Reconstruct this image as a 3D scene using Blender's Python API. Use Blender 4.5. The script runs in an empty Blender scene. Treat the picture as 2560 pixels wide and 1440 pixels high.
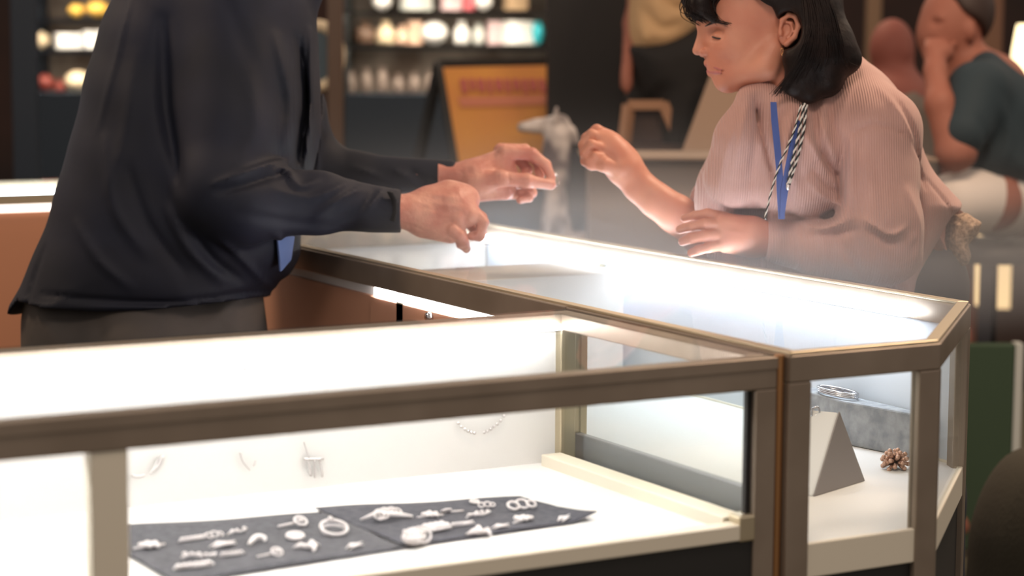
import bpy, bmesh, math, random
import numpy as np
from mathutils import Vector, Matrix
random.seed(7); rng = np.random.default_rng(7)
SC = bpy.context.scene
COL = SC.collection
# ------------------------------------------------------------------ camera
FPX = 5258.12; PITCH = 0.11805; YAW = 1.05681; ROLL = 0.00562
_d = np.array([math.cos(YAW), math.sin(YAW), 0.]); _r = np.array([math.sin(YAW), -math.cos(YAW), 0.])
FW = math.cos(PITCH)*_d + np.array([0, 0, -math.sin(PITCH)]); _u = math.sin(PITCH)*_d + np.array([0, 0, math.cos(PITCH)])
RT = math.cos(ROLL)*_r + math.sin(ROLL)*_u; UP = -math.sin(ROLL)*_r + math.cos(ROLL)*_u
CAM = np.array([-1.65600, -2.26414, 1.42])
cd = bpy.data.cameras.new('camera'); cam = bpy.data.objects.new('camera', cd); COL.objects.link(cam)
cd.sensor_width = 36; cd.lens = FPX/2560*36; cd.clip_start = .05; cd.clip_end = 100
cam.matrix_world = Matrix(((RT[0], UP[0], -FW[0], CAM[0]), (RT[1], UP[1], -FW[1], CAM[1]), (RT[2], UP[2], -FW[2], CAM[2]), (0, 0, 0, 1)))
cd.dof.use_dof = True; cd.dof.focus_distance = 3.55; cd.dof.aperture_fstop = (cd.lens/1000)/0.026
SC.camera = cam
def uvw(px, py, d): return np.array([(px-1280)/FPX*d, (py-720)/FPX*d, d])
def W(q):
    q = np.asarray(q, float); return CAM + q[..., 0:1]*RT - q[..., 1:2]*UP + q[..., 2:3]*FW
def at(px, py, d): return W(uvw(px, py, d))
def tou(P):
    v = np.asarray(P, float)-CAM; return np.array([v@RT, -(v@UP), v@FW])
def onz(px, py, z):
    v = FW + RT*(px-1280)/FPX - UP*(py-720)/FPX; return CAM + v*((z-CAM[2])/v[2])
# ------------------------------------------------------------------ world, exposure, lights
SC.view_settings.view_transform = 'Standard'; SC.view_settings.look = 'None'; SC.view_settings.gamma = 1; SC.view_settings.use_curve_mapping = False
SC.view_settings.exposure = 0.0
SC.cycles.max_bounces = 10; SC.cycles.transparent_max_bounces = 16; SC.cycles.diffuse_bounces = 4; SC.cycles.glossy_bounces = 4
SC.cycles.sample_clamp_indirect = 6; SC.cycles.caustics_reflective = False; SC.cycles.caustics_refractive = False
SC.cycles.use_denoising = True
wd = bpy.data.worlds.new('world'); SC.world = wd; wd.use_nodes = True
wd.node_tree.nodes['Background'].inputs[0].default_value = (1.0, .86, .76, 1); wd.node_tree.nodes['Background'].inputs[1].default_value = .47
def lamp(name, kind, loc, target, energy, color, size=.3, spot=None):
    l = bpy.data.lights.new(name, kind); l.energy = energy; l.color = color
    if kind == 'AREA': l.shape = 'DISK'; l.size = size
    else: l.shadow_soft_size = size
    if spot: l.spot_size = math.radians(spot); l.spot_blend = .6
    o = bpy.data.objects.new(name, l); COL.objects.link(o); o.location = loc
    o.rotation_euler = (Vector(target)-Vector(loc)).to_track_quat('-Z', 'Y').to_euler(); return o
WARM = (1, .72, .50)
lamp('ceiling_lamp_woman', 'AREA', (1.9, 1.1, 2.9), (1.0, .9, 1.2), 42, WARM, .5)
lamp('ceiling_lamp_front', 'AREA', (-.6, -.6, 2.95), (.4, 1.2, 1.0), 21, (1, .80, .64), .6)
lamp('ceiling_lamp_man', 'AREA', (-1.6, 2.6, 2.95), (-.3, 1.6, 1.0), 30, WARM, .5)
lamp('ceiling_lamp_back', 'AREA', (2.6, 4.4, 2.95), (2.6, 4.6, 0), 26, WARM, .8)
lamp('ceiling_lamp_far', 'AREA', (4.6, 2.6, 2.95), (4.6, 2.8, 0), 12, WARM, .8)
# ------------------------------------------------------------------ materials
def s2l(c): return tuple((x/255/12.92 if x/255 <= .04045 else ((x/255+.055)/1.055)**2.4) for x in c)
MATS = {}
def mat(name, rgb, rough=.6, metal=0., noise=None, bump=None, emit=None, sss=0, spec=None, sheen=0, wave=None, coat=0):
    """noise=(rgb2, scale, detail); bump=(scale,strength); wave=(scale,strength,dir)"""
    m = bpy.data.materials.new(name); m.use_nodes = True; nt = m.node_tree; b = nt.nodes['Principled BSDF']; MATS[name] = m
    c = (*s2l(rgb), 1); b.inputs['Base Color'].default_value = c; b.inputs['Roughness'].default_value = rough; b.inputs['Metallic'].default_value = metal
    if spec is not None: b.inputs['Specular IOR Level'].default_value = spec
    if coat: b.inputs['Coat Weight'].default_value = coat
    if sheen: b.inputs['Sheen Weight'].default_value = sheen
    if sss:
        b.inputs['Subsurface Weight'].default_value = sss; b.inputs['Subsurface Radius'].default_value = (1, .35, .2); b.inputs['Subsurface Scale'].default_value = .008
    tc = nt.nodes.new('ShaderNodeTexCoord')
    if noise:
        n = nt.nodes.new('ShaderNodeTexNoise'); n.inputs['Scale'].default_value = noise[1]; n.inputs['Detail'].default_value = noise[2]
        nt.links.new(tc.outputs['Object'], n.inputs['Vector'])
        r = nt.nodes.new('ShaderNodeValToRGB'); r.color_ramp.elements[0].position = .35; r.color_ramp.elements[1].position = .65
        r.color_ramp.elements[0].color = c; r.color_ramp.elements[1].color = (*s2l(noise[0]), 1)
        nt.links.new(n.outputs['Fac'], r.inputs['Fac']); nt.links.new(r.outputs['Color'], b.inputs['Base Color'])
    h = None
    if bump:
        n = nt.nodes.new('ShaderNodeTexNoise'); n.inputs['Scale'].default_value = bump[0]; n.inputs['Detail'].default_value = 4
        nt.links.new(tc.outputs['Object'], n.inputs['Vector'])
        bn = nt.nodes.new('ShaderNodeBump'); bn.inputs['Strength'].default_value = bump[1]; bn.inputs['Distance'].default_value = .004
        nt.links.new(n.outputs['Fac'], bn.inputs['Height']); nt.links.new(bn.outputs['Normal'], b.inputs['Normal']); h = bn
    if wave:
        mp = nt.nodes.new('ShaderNodeMapping'); mp.inputs['Rotation'].default_value = (0, 0, wave[2]); nt.links.new(tc.outputs['Object'], mp.inputs['Vector'])
        w = nt.nodes.new('ShaderNodeTexWave'); w.inputs['Scale'].default_value = wave[0]; w.inputs['Distortion'].default_value = wave[3] if len(wave) > 3 else .6; w.inputs['Detail'].default_value = 1
        nt.links.new(mp.outputs['Vector'], w.inputs['Vector'])
        bn = nt.nodes.new('ShaderNodeBump'); bn.inputs['Strength'].default_value = wave[1]; bn.inputs['Distance'].default_value = .002
        nt.links.new(w.outputs['Fac'], bn.inputs['Height'])
        if h: nt.links.new(h.outputs['Normal'], bn.inputs['Normal'])
        nt.links.new(bn.outputs['Normal'], b.inputs['Normal'])
    if emit:
        b.inputs['Emission Color'].default_value = (*s2l(emit[0]), 1); b.inputs['Emission Strength'].default_value = emit[1]
    return m
def glass(name, tint, refl=.06, rough=.02):
    m = bpy.data.materials.new(name); m.use_nodes = True; nt = m.node_tree; nt.nodes.clear(); MATS[name] = m
    o = nt.nodes.new('ShaderNodeOutputMaterial'); t = nt.nodes.new('ShaderNodeBsdfTransparent'); g = nt.nodes.new('ShaderNodeBsdfGlossy'); x = nt.nodes.new('ShaderNodeMixShader')
    t.inputs[0].default_value = (*tint, 1); g.inputs['Roughness'].default_value = rough
    lw = nt.nodes.new('ShaderNodeLayerWeight'); lw.inputs[0].default_value = .5
    pw = nt.nodes.new('ShaderNodeMath'); pw.operation = 'POWER'; nt.links.new(lw.outputs['Facing'], pw.inputs[0]); pw.inputs[1].default_value = 5
    ml = nt.nodes.new('ShaderNodeMath'); ml.operation = 'MULTIPLY_ADD'; nt.links.new(pw.outputs[0], ml.inputs[0]); ml.inputs[1].default_value = refl*6; ml.inputs[2].default_value = .03
    nt.links.new(ml.outputs[0], x.inputs[0]); nt.links.new(t.outputs[0], x.inputs[1]); nt.links.new(g.outputs[0], x.inputs[2]); nt.links.new(x.outputs[0], o.inputs[0]); return m
mat('bronze', (156, 142, 128), .4, .5, noise=((144, 130, 116), 9, 2))
mat('gold', (214, 160, 110), .25, 1.0)
mat('champagne', (205, 192, 165), .35, .8)
mat('gasket', (25, 24, 24), .6)
mat('base_dark', (34, 33, 32), .55, bump=(30, .1))
mat('white_board', (236, 234, 232), .6)
mat('pale_board', (214, 222, 232), .5)
mat('cream', (232, 224, 206), .5)
mat('grey_rail', (150, 150, 154), .45, .3)
mat('laminate', (206, 156, 130), .5, noise=((198, 148, 122), 3, 3))
mat('laminate_dark', (120, 88, 70), .5)
mat('led', (255, 255, 255), .5, emit=((236, 244, 255), 26))
mat('led_warm', (255, 255, 255), .5, emit=((252, 250, 250), 46))
glass('pane', (.97, .985, .98)); 
mat('felt', (74, 74, 80), .95, noise=((92, 92, 98), 90, 6), bump=(300, .3))
mat('silver', (228, 224, 224), .28, 1.0, bump=(400, .5))
mat('silver_white', (232, 226, 226), .45, .35, bump=(500, .6))
mat('chrome', (200, 200, 205), .15, 1.0)
mat('jacket', (17, 20, 32), .7, bump=(14, .25), spec=.35, noise=((21, 25, 42), 5, 3))
mat('trim_dark', (22, 22, 28), .6)
mat('shirt_blue', (96, 118, 170), .7)
mat('trousers', (62, 58, 56), .85, bump=(60, .2), noise=((74, 68, 64), 6, 3))
mat('skin', (206, 142, 116), .5, sss=.12, bump=(70, .18), noise=((196, 126, 102), 14, 5))
mat('skin_man', (212, 154, 134), .5, sss=.1, bump=(70, .6), noise=((192, 122, 106), 22, 6))
mat('lips', (178, 104, 98), .45, sss=.1)
mat('hair', (34, 23, 20), .5, bump=(90, .3), noise=((20, 13, 12), 30, 3), spec=.18)
mat('hair_grey', (120, 112, 106), .5, noise=((90, 84, 80), 30, 3))
mat('lash', (46, 34, 32), .6)
mat('eye_white', (225, 215, 210), .2)
mat('blouse', (192, 150, 140), .8, sheen=.2, wave=(70, .55, .513, .25), noise=((182, 140, 130), 8, 3))
mat('lanyard', (62, 84, 150), .6)
mat('cord_white', (215, 208, 200), .7)
mat('trousers_grey', (48, 50, 58), .85)
mat('fleece', (196, 168, 142), .95, noise=((140, 112, 90), 150, 6), bump=(220, .9))
mat('shoe', (30, 26, 24), .5)
mat('led_soft', (255, 255, 255), .5, emit=((255, 238, 225), 3)); mat('shelf_led', (255, 255, 255), .5, emit=((255, 238, 214), 60))
mat('laminate_warm', (188, 132, 102), .5); mat('card_shaded', (150, 142, 140), .6); mat('brooch_bronze', (196, 160, 140), .35, .8); mat('mottled_grey', (128, 132, 138), .7, noise=((160, 164, 168), 40, 6), bump=(90, .5))
mat('floor_tiles', (96, 92, 74), .45, noise=((78, 74, 60), 1.2, 3), bump=(20, .05)); mat('wall_dark', (70, 46, 38), .8, noise=((48, 36, 32), 1.4, 3))
mat('column_blue', (30, 42, 56), .5); mat('column_dark', (30, 26, 25), .55); mat('post_brown', (92, 72, 58), .5); mat('post_brown2', (112, 78, 60), .6); mat('post_tan', (140, 112, 88), .6)
mat('unit_back', (150, 140, 130), .8, noise=((90, 76, 66), 5, 3)); mat('unit_board', (26, 30, 32), .5); mat('cabinet_navy', (32, 46, 60), .55)
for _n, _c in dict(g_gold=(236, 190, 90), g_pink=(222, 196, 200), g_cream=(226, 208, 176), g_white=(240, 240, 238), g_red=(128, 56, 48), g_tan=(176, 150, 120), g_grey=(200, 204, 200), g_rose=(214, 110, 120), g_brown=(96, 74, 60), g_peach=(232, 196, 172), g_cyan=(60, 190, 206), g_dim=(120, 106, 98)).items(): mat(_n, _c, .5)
mat('mirror_blue', (70, 86, 96), .3); mat('poster_yellow', (214, 150, 60), .6, noise=((200, 128, 62), 3, 2)); mat('poster_pink', (178, 88, 84), .7); mat('poster_pink2', (196, 120, 92), .7)
mat('dapple', (214, 204, 198), .7, noise=((84, 72, 74), 16, 1)); mat('counter_top', (142, 120, 102), .5); mat('counter_base', (140, 122, 108), .6); mat('wood_light', (164, 122, 92), .5); mat('wood_dark', (58, 40, 34), .55)
mat('beige_panel', (160, 134, 114), .8); mat('skin_dim', (152, 94, 76), .65); mat('skin_red', (140, 78, 66), .7); mat('tan_knit', (196, 160, 118), .85, bump=(40, .4)); mat('black_cloth', (26, 23, 22), .85)
mat('hair_brown', (52, 36, 30), .6); mat('teal_cloth', (34, 50, 58), .8); mat('white_cloth', (224, 214, 206), .8); mat('grey_cloth', (110, 98, 88), .8); mat('stool_leg', (30, 30, 40), .5)
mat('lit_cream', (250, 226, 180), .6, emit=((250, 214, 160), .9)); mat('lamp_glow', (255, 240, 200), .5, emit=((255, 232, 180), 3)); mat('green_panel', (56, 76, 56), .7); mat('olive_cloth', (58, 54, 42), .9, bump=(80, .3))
# ------------------------------------------------------------------ object helpers
def tag(o, label=None, cat=None, group=None, kind=None):
    if label: o['label'] = label
    if cat: o['category'] = cat
    if group: o['group'] = group
    if kind: o['kind'] = kind
    return o
def empty(name, loc, label=None, cat=None, group=None):
    o = bpy.data.objects.new(name, None); COL.objects.link(o); o.location = tuple(loc); o.empty_display_size = .1
    bpy.context.view_layer.update()
    return tag(o, label, cat, group)
class MB:
    def __init__(s): s.v = []; s.f = []; s.smooth = False
    def add(s, vs, fs):
        n = len(s.v); s.v += [tuple(map(float, p)) for p in vs]; s.f += [tuple(i+n for i in f) for f in fs]; return s
    def box(s, a, b):
        (x0, y0, z0), (x1, y1, z1) = np.minimum(a, b), np.maximum(a, b)
        return s.add([(x0,y0,z0),(x1,y0,z0),(x1,y1,z0),(x0,y1,z0),(x0,y0,z1),(x1,y0,z1),(x1,y1,z1),(x0,y1,z1)],
                     [(0,3,2,1),(4,5,6,7),(0,1,5,4),(1,2,6,5),(2,3,7,6),(3,0,4,7)])
    def bar(s, a, b, w, h, up=(0, 0, 1)):
        a = np.array(a, float); b = np.array(b, float); t = (b-a)/np.linalg.norm(b-a); up = np.array(up, float)
        sd = np.cross(t, up); sd /= np.linalg.norm(sd); u = np.cross(sd, t)
        vs = [p+sd*i*w/2+u*j*h/2 for p in (a, b) for i, j in ((-1,-1),(1,-1),(1,1),(-1,1))]
        return s.add(vs, [(0,1,2,3)[::-1],(4,5,6,7),(0,1,5,4),(1,2,6,5),(2,3,7,6),(3,0,4,7)])
    def prism(s, poly, z0, z1):
        n = len(poly); vs = [(p[0], p[1], z0) for p in poly]+[(p[0], p[1], z1) for p in poly]
        return s.add(vs, [tuple(range(n))[::-1], tuple(range(n, 2*n))]+[(i, (i+1) % n, (i+1) % n+n, i+n) for i in range(n)])
    def slab(s, pts, th):
        """closed plate from an ordered list of coplanar world points, thickness th along normal"""
        P = [np.array(p, float) for p in pts]; n = np.cross(P[1]-P[0], P[2]-P[0]); n /= np.linalg.norm(n); k = len(P)
        return s.add([p-n*th/2 for p in P]+[p+n*th/2 for p in P], [tuple(range(k))[::-1], tuple(range(k, 2*k))]+[(i, (i+1) % k, (i+1) % k+k, i+k) for i in range(k)])
    def tube(s, pts, r, n=8, closed=False, flat=1.):
        s.smooth = True
        P = [np.array(p, float) for p in pts]; m = len(P); rs = r if isinstance(r, (list, tuple, np.ndarray)) else [r]*m
        vs = []; prev = None
        for i in range(m):
            if closed: t = P[(i+1) % m]-P[i-1]
            else: t = P[min(i+1, m-1)]-P[max(i-1, 0)]
            t = t/(np.linalg.norm(t)+1e-12)
            if prev is None:
                a = np.array([0, 0, 1.]) if abs(t[2]) < .9 else np.array([1., 0, 0]); x = np.cross(t, a)
            else: x = prev-t*(prev@t)
            x /= np.linalg.norm(x)+1e-12; y = np.cross(t, x); prev = x
            for k in range(n):
                a = 2*math.pi*k/n; vs.append(P[i]+(x*math.cos(a)+y*math.sin(a)*flat)*rs[i])
        fs = []
        for i in range(m if closed else m-1):
            j = (i+1) % m
            for k in range(n): fs.append((i*n+k, i*n+(k+1) % n, j*n+(k+1) % n, j*n+k))
        if not closed: fs += [tuple(range(n))[::-1], tuple(range((m-1)*n, m*n))]
        return s.add(vs, fs)
    def lathe(s, c, prof, n=20, axis=None):
        s.smooth = True; c = np.array(c, float); vs = []; m = len(prof)
        for r, z in prof:
            for k in range(n):
                a = 2*math.pi*k/n; vs.append(c+np.array([r*math.cos(a), r*math.sin(a), z]))
        fs = [(i*n+k, i*n+(k+1) % n, (i+1)*n+(k+1) % n, (i+1)*n+k) for i in range(m-1) for k in range(n)]
        fs += [tuple(range(n))[::-1], tuple(range((m-1)*n, m*n))]; return s.add(vs, fs)
    def ball(s, c, r, n=12, m=8):
        r = np.array([r]*3 if np.isscalar(r) else r); prof = [(math.sin(math.pi*i/m), -math.cos(math.pi*i/m)) for i in range(m+1)]
        prof[0] = (.02, -1); prof[-1] = (.02, 1); k = len(s.v); s.lathe((0, 0, 0), prof, n)
        for i in range(k, len(s.v)): s.v[i] = tuple(np.array(s.v[i])*r+np.array(c))
        return s
    def build(s, name, m, parent=None, smooth=None, bevel=0):
        me = bpy.data.meshes.new(name); me.from_pydata(s.v, [], s.f); me.update()
        o = bpy.data.objects.new(name, me); COL.objects.link(o)
        me.materials.append(MATS[m] if isinstance(m, str) else m)
        if s.smooth if smooth is None else smooth: me.shade_smooth()
        if parent is None:
            V = np.array(s.v); c = (V.min(0)+V.max(0))/2; c[2] = V[:, 2].min()
            me.transform(Matrix.Translation(-Vector(c))); o.location = tuple(c)
        else:
            o.parent = parent; o.matrix_parent_inverse = Matrix.Translation(-Vector(world_loc(parent)))
        if bevel:
            bv = o.modifiers.new('bevel', 'BEVEL'); bv.width = bevel; bv.segments = 2; bv.limit_method = 'ANGLE'
        return o
def world_loc(o): return tuple(o.location) if o.parent is None else (0, 0, 0)
def box(name, a, b, m, parent=None, bevel=0): return MB().box(a, b).build(name, m, parent, bevel=bevel)
def struct(o): o['kind'] = 'structure'; return o
# ------------------------------------------------------------------ implicit surfaces (bodies, garments)
def polydist(U, V, poly):
    """signed distance (negative inside) of 2-D points to a polygon"""
    P = np.array(poly, float); d = np.full(U.shape, 1e9); ins = np.zeros(U.shape, bool); n = len(P)
    for i in range(n):
        a = P[i]; b = P[(i+1) % n]; e = b-a; wx = U-a[0]; wy = V-a[1]
        t = np.clip((wx*e[0]+wy*e[1])/(e@e+1e-15), 0, 1); d = np.minimum(d, (wx-e[0]*t)**2+(wy-e[1]*t)**2)
        c = ((a[1] <= V) & (b[1] > V)) | ((b[1] <= V) & (a[1] > V))
        if abs(e[1]) > 1e-12: ins ^= c & (U < a[0]+(V-a[1])*e[0]/e[1])
    d = np.sqrt(d); return np.where(ins, -d, d)
def cat(pts, n=6, closed=False):
    """Catmull-Rom resample"""
    P = [np.array(p, float) for p in pts]; out = []; m = len(P)
    rngi = range(m) if closed else range(m-1)
    for i in rngi:
        if closed: p0, p1, p2, p3 = P[i-1], P[i], P[(i+1) % m], P[(i+2) % m]
        else: p0, p1, p2, p3 = P[max(i-1, 0)], P[i], P[i+1], P[min(i+2, m-1)]
        for k in range(n):
            t = k/n; out.append(.5*((2*p1)+(-p0+p2)*t+(2*p0-5*p1+4*p2-p3)*t*t+(-p0+3*p1-3*p2+p3)*t**3))
    if not closed: out.append(P[-1])
    return out
class Field:
    def __init__(s, lo, hi, res):
        s.lo = np.array(lo, float); s.res = res; n = np.ceil((np.array(hi)-s.lo)/res).astype(int)+1
        s.ax = [s.lo[i]+res*np.arange(n[i]) for i in range(3)]; s.f = np.full(n, .5, np.float32)
    def sub(s, lo, hi):
        sl = []
        for i in range(3):
            a = int(np.clip(math.floor((lo[i]-s.lo[i])/s.res), 0, len(s.ax[i]))); b = int(np.clip(math.ceil((hi[i]-s.lo[i])/s.res)+1, 0, len(s.ax[i])))
            sl.append(slice(a, b))
        g = [s.ax[0][sl[0]][:, None, None], s.ax[1][sl[1]][None, :, None], s.ax[2][sl[2]][None, None, :]]
        return tuple(sl), g
    def put(s, sl, d, k, op):
        a = s.f[sl]; d = d.astype(np.float32)
        if a.size == 0: return
        if op == 'add': h = np.maximum(k-np.abs(a-d), 0)/k; s.f[sl] = np.minimum(a, d)-h*h*k/4
        elif op == 'cut': b = -d; h = np.maximum(k-np.abs(a-b), 0)/k; s.f[sl] = np.maximum(a, b)+h*h*k/4
    def cone(s, a, b, ra, rb, k=.01, op='add', sw=1., sd=None):
        a = np.array(a, float); b = np.array(b, float); M = max(ra, rb)*max(1, sw)+2.5*k+.004
        sl, (U, V, Wd) = s.sub(np.minimum(a, b)-M, np.maximum(a, b)+M)
        e = b-a; e2 = e.copy(); e2[2] /= sw; L = e2@e2+1e-12
        x = U-a[0]; y = V-a[1]; z = (Wd-a[2])/sw
        t = np.clip((x*e2[0]+y*e2[1]+z*e2[2])/L, 0, 1)
        d = np.sqrt((x-e2[0]*t)**2+(y-e2[1]*t)**2+(z-e2[2]*t)**2)-(ra+(rb-ra)*t)
        s.put(sl, d*min(1, (1+sw)/2) if sw < 1 else d, k, op); return s
    def chain(s, pts, rs, k=.006, op='add', sw=1.):
        for i in range(len(pts)-1): s.cone(pts[i], pts[i+1], rs[i], rs[i+1], k, op, sw)
        return s
    def ell(s, c, r, k=.01, op='add', rot=0.):
        c = np.array(c, float); r = np.array(r, float); M = r.max()+2.5*k+.004
        sl, (U, V, Wd) = s.sub(c-M, c+M); x = U-c[0]; y = V-c[1]; z = Wd-c[2]; co, si = math.cos(rot), math.sin(rot)
        X = (x*co+y*si)/r[0]; Y = (-x*si+y*co)/r[1]; Z = z/r[2]
        q = np.sqrt(X*X+Y*Y+Z*Z)+1e-9; g = np.sqrt((X/r[0])**2+(Y/r[1])**2+(Z/r[2])**2)+1e-9
        s.put(sl, q*(q-1)/g, k, op); return s
    def inflate(s, poly, wc, T, R, k=.02, op='add', power=2.):
        """solid with the given outline (u,v metres) and real half-thickness T, rounded over radius R; wc may be a function of u,v"""
        P = np.array(poly); lo = np.array([*P.min(0)-.06, -9e9]); hi = np.array([*P.max(0)+.06, 9e9])
        sl, (U, V, Wd) = s.sub(np.maximum(lo, s.lo), np.minimum(hi, [a[-1] for a in s.ax]))
        d2 = polydist(np.broadcast_to(U[:, :, 0], (U.shape[0], V.shape[1])), np.broadcast_to(V[:, :, 0], (U.shape[0], V.shape[1])), poly)[:, :, None]
        c = wc(U, V) if callable(wc) else wc
        t = T(U, V) if callable(T) else T
        q = (np.abs(Wd-c)/t)**power+(np.maximum(R+d2, 0)/R)**power
        d = (q**(1/power)-1)*np.minimum(R, t)*.9
        s.put(sl, d, k, op); return s
    def cutpoly(s, poly_px, d, wlo=-9, whi=9):
        U = s.ax[0][:, None]; V = s.ax[1][None, :]; sh = (len(s.ax[0]), len(s.ax[1]))
        d2 = polydist(np.broadcast_to(U, sh), np.broadcast_to(V, sh), pp(poly_px, d))[:, :, None].astype(np.float32)
        m = ((s.ax[2] > wlo) & (s.ax[2] < whi))[None, None, :]
        s.f = np.where(m, np.maximum(s.f, -d2), s.f); return s
    def disp(s, strokes, dc, near=True):
        """folds: strokes = (pixel points, width px, height mm) pushed out (+) or in (-) where the cloth faces the camera side"""
        U = s.ax[0][:, None]; V = s.ax[1][None, :]; D = np.zeros((U.shape[0], V.shape[1]))
        for pts, wpx, amp in strokes:
            pp = [uvw(x, y, dc)[:2] for x, y in (cat([np.array(p, float) for p in pts], 4) if len(pts) > 2 else pts)]
            w = wpx/FPX*dc; dm = np.full(D.shape, 1e9); fade = np.ones(D.shape)
            for i in range(len(pp)-1):
                a, b = pp[i], pp[i+1]; e = b-a; x = U-a[0]; y = V-a[1]; t = np.clip((x*e[0]+y*e[1])/(e@e+1e-12), 0, 1)
                dd = (x-e[0]*t)**2+(y-e[1]*t)**2; m = dd < dm; dm = np.where(m, dd, dm)
                tt = (i+t)/(len(pp)-1); fade = np.where(m, np.sin(np.clip(tt*.9+.05, 0, 1)*math.pi)**.6, fade)
            D += amp/1000*np.exp(-dm/(w*w))*fade
        s.f -= D[:, :, None].astype(np.float32); return s
    def noise(s, amp, freq, seed=0):
        r = np.random.default_rng(seed); U, V, Wd = s.ax[0][:, None, None], s.ax[1][None, :, None], s.ax[2][None, None, :]
        n = 0
        for _ in range(5):
            a = r.normal(size=3)*freq; n = n+np.sin(U*a[0]+V*a[1]+Wd*a[2]+r.uniform(0, 6.28))
        s.f -= (amp/3*n).astype(np.float32); return s
    def mesh(s):
        f = s.f; n = f.shape; ins = f < 0
        c = np.zeros((n[0]-1, n[1]-1, n[2]-1), np.int8)
        for i in (0, 1):
            for j in (0, 1):
                for k in (0, 1): c += ins[i:n[0]-1+i, j:n[1]-1+j, k:n[2]-1+k]
        act = (c > 0) & (c < 8); I, J, K = np.nonzero(act); idx = np.full(act.shape, -1, np.int64); idx[I, J, K] = np.arange(len(I))
        vals = {(a, b, d): f[I+a, J+b, K+d].astype(float) for a in (0, 1) for b in (0, 1) for d in (0, 1)}
        S = np.zeros((len(I), 3)); N = np.zeros(len(I))
        for axis in range(3):
            o = [x for x in range(3) if x != axis]
            for p in (0, 1):
                for q in (0, 1):
                    A = [0, 0, 0]; A[o[0]] = p; A[o[1]] = q; B = list(A); B[axis] = 1
                    fa, fb = vals[tuple(A)], vals[tuple(B)]; m = (fa < 0) != (fb < 0); t = np.where(m, fa/(fa-fb+1e-20), 0)
                    pos = np.zeros((len(I), 3)); pos[:, o[0]] = p; pos[:, o[1]] = q; pos[:, axis] = t
                    S[m] += pos[m]; N[m] += 1
        P = (np.stack([I, J, K], 1)+S/N[:, None])*s.res+s.lo
        faces = []
        for axis in range(3):
            o = [(1, 2), (2, 0), (0, 1)][axis]
            sh = list(n); sh[axis] -= 1
            sa = [slice(None)]*3; sb = [slice(None)]*3; sa[axis] = slice(0, n[axis]-1); sb[axis] = slice(1, n[axis])
            x = ins[tuple(sa)]; y = ins[tuple(sb)]; ch = x != y
            for ax_ in o:
                e = [slice(None)]*3; e[ax_] = slice(0, 1); ch[tuple(e)] = False; e[ax_] = slice(n[ax_]-1, None); ch[tuple(e)] = False
            G = np.stack(np.nonzero(ch), 1); d1 = np.zeros(3, int); d1[o[0]] = 1; d2 = np.zeros(3, int); d2[o[1]] = 1
            q = [G-d1-d2, G-d2, G, G-d1]; q = np.stack([idx[a[:, 0], a[:, 1], a[:, 2]] for a in q], 1)
            fl = ~x[ch.nonzero()] ; q[fl] = q[fl][:, ::-1]; faces.append(q)
        F = np.concatenate(faces); F = F[(F >= 0).all(1)]
        return W(P), F
def mk(name, parts, m, parent=None, sub=False):
    """one mesh object from (verts, faces) arrays"""
    n = 0; vs = []; fs = []
    for v, f in parts: vs.append(v); fs.append(f+n); n += len(v)
    V = np.concatenate(vs); F = np.concatenate(fs)
    T = V[F]; T = T-V.mean(0)
    if np.einsum('ij,ij->i', T[:, 0], np.cross(T[:, 1], T[:, 2])).sum() < 0: F = F[:, ::-1]
    me = bpy.data.meshes.new(name); me.vertices.add(len(V)); me.vertices.foreach_set('co', V.astype(np.float32).ravel())
    me.loops.add(len(F)*4); me.loops.foreach_set('vertex_index', F.astype(np.int32).ravel())
    me.polygons.add(len(F)); me.polygons.foreach_set('loop_start', np.arange(0, len(F)*4, 4, dtype=np.int32)); me.update(calc_edges=True); me.validate()
    me.shade_smooth(); o = bpy.data.objects.new(name, me); COL.objects.link(o); me.materials.append(MATS[m])
    if parent is not None: o.parent = parent; o.matrix_parent_inverse = Matrix.Translation(-Vector(world_loc(parent)))
    else:
        c = (V.min(0)+V.max(0))/2; c[2] = V[:, 2].min(); me.transform(Matrix.Translation(-Vector(c))); o.location = tuple(c)
    return o
def pp(poly, d): return [tuple(uvw(x, y, d)[:2]) for x, y in poly]
# ------------------------------------------------------------------ display cases
TOP = 1.0; RH = .047; SB = .753                     # counter height, rail height, bottom of the show space
DA = .551; X1 = .0486; X2 = .6556; YB = -.008; XC = .312; YC = .315; YF = 1.95
# case A: its long front runs off to the left of the picture
cA = empty('display_case', (-.7, .27, 0), 'long glass display case in front, with a dark cloth of silver jewellery inside', 'display case')
L0 = -2.3; P = .040
fr = MB()
fr.box((L0, 0, TOP-RH), (.034, .030, TOP-.004)).box((L0, DA-.03, TOP-.030), (.034, DA, TOP-.004))
fr.box((.004, .03, TOP-.030), (.034, DA-.03, TOP-.004))
fr.build('top_frame', 'bronze', cA, bevel=.002)
MB().box((L0, -.002, TOP-.020), (.034, .001, TOP-.004)).build('rail_step', 'bronze', cA, bevel=.001)
MB().box((0, 0, 0), (.034, .03, TOP-RH)).build('post', 'bronze', cA, bevel=.002)
MB().box((.006, DA-.028, 0), (.034, DA, TOP-.030)).build('post', 'champagne', cA, bevel=.002)
MB().box((-.922, .002, SB-.0), (-.877, .026, TOP-RH)).build('post', 'cream', cA, bevel=.002)
MB().box((L0, DA-.012, SB), (.006, DA-.004, TOP-.03)).build('rear_panel', 'white_board', cA)
MB().box((L0, .026, SB-.028), (.006, DA-.012, SB+.006)).build('shelf', 'white_board', cA)
MB().box((L0, 0, SB-.004), (0, .026, SB+.018)).build('bottom_rail', 'cream', cA, bevel=.002)
MB().box((-.030, .03, SB+.004), (.006, DA-.03, SB+.024)).build('side_ledge', 'cream', cA, bevel=.002)
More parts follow.
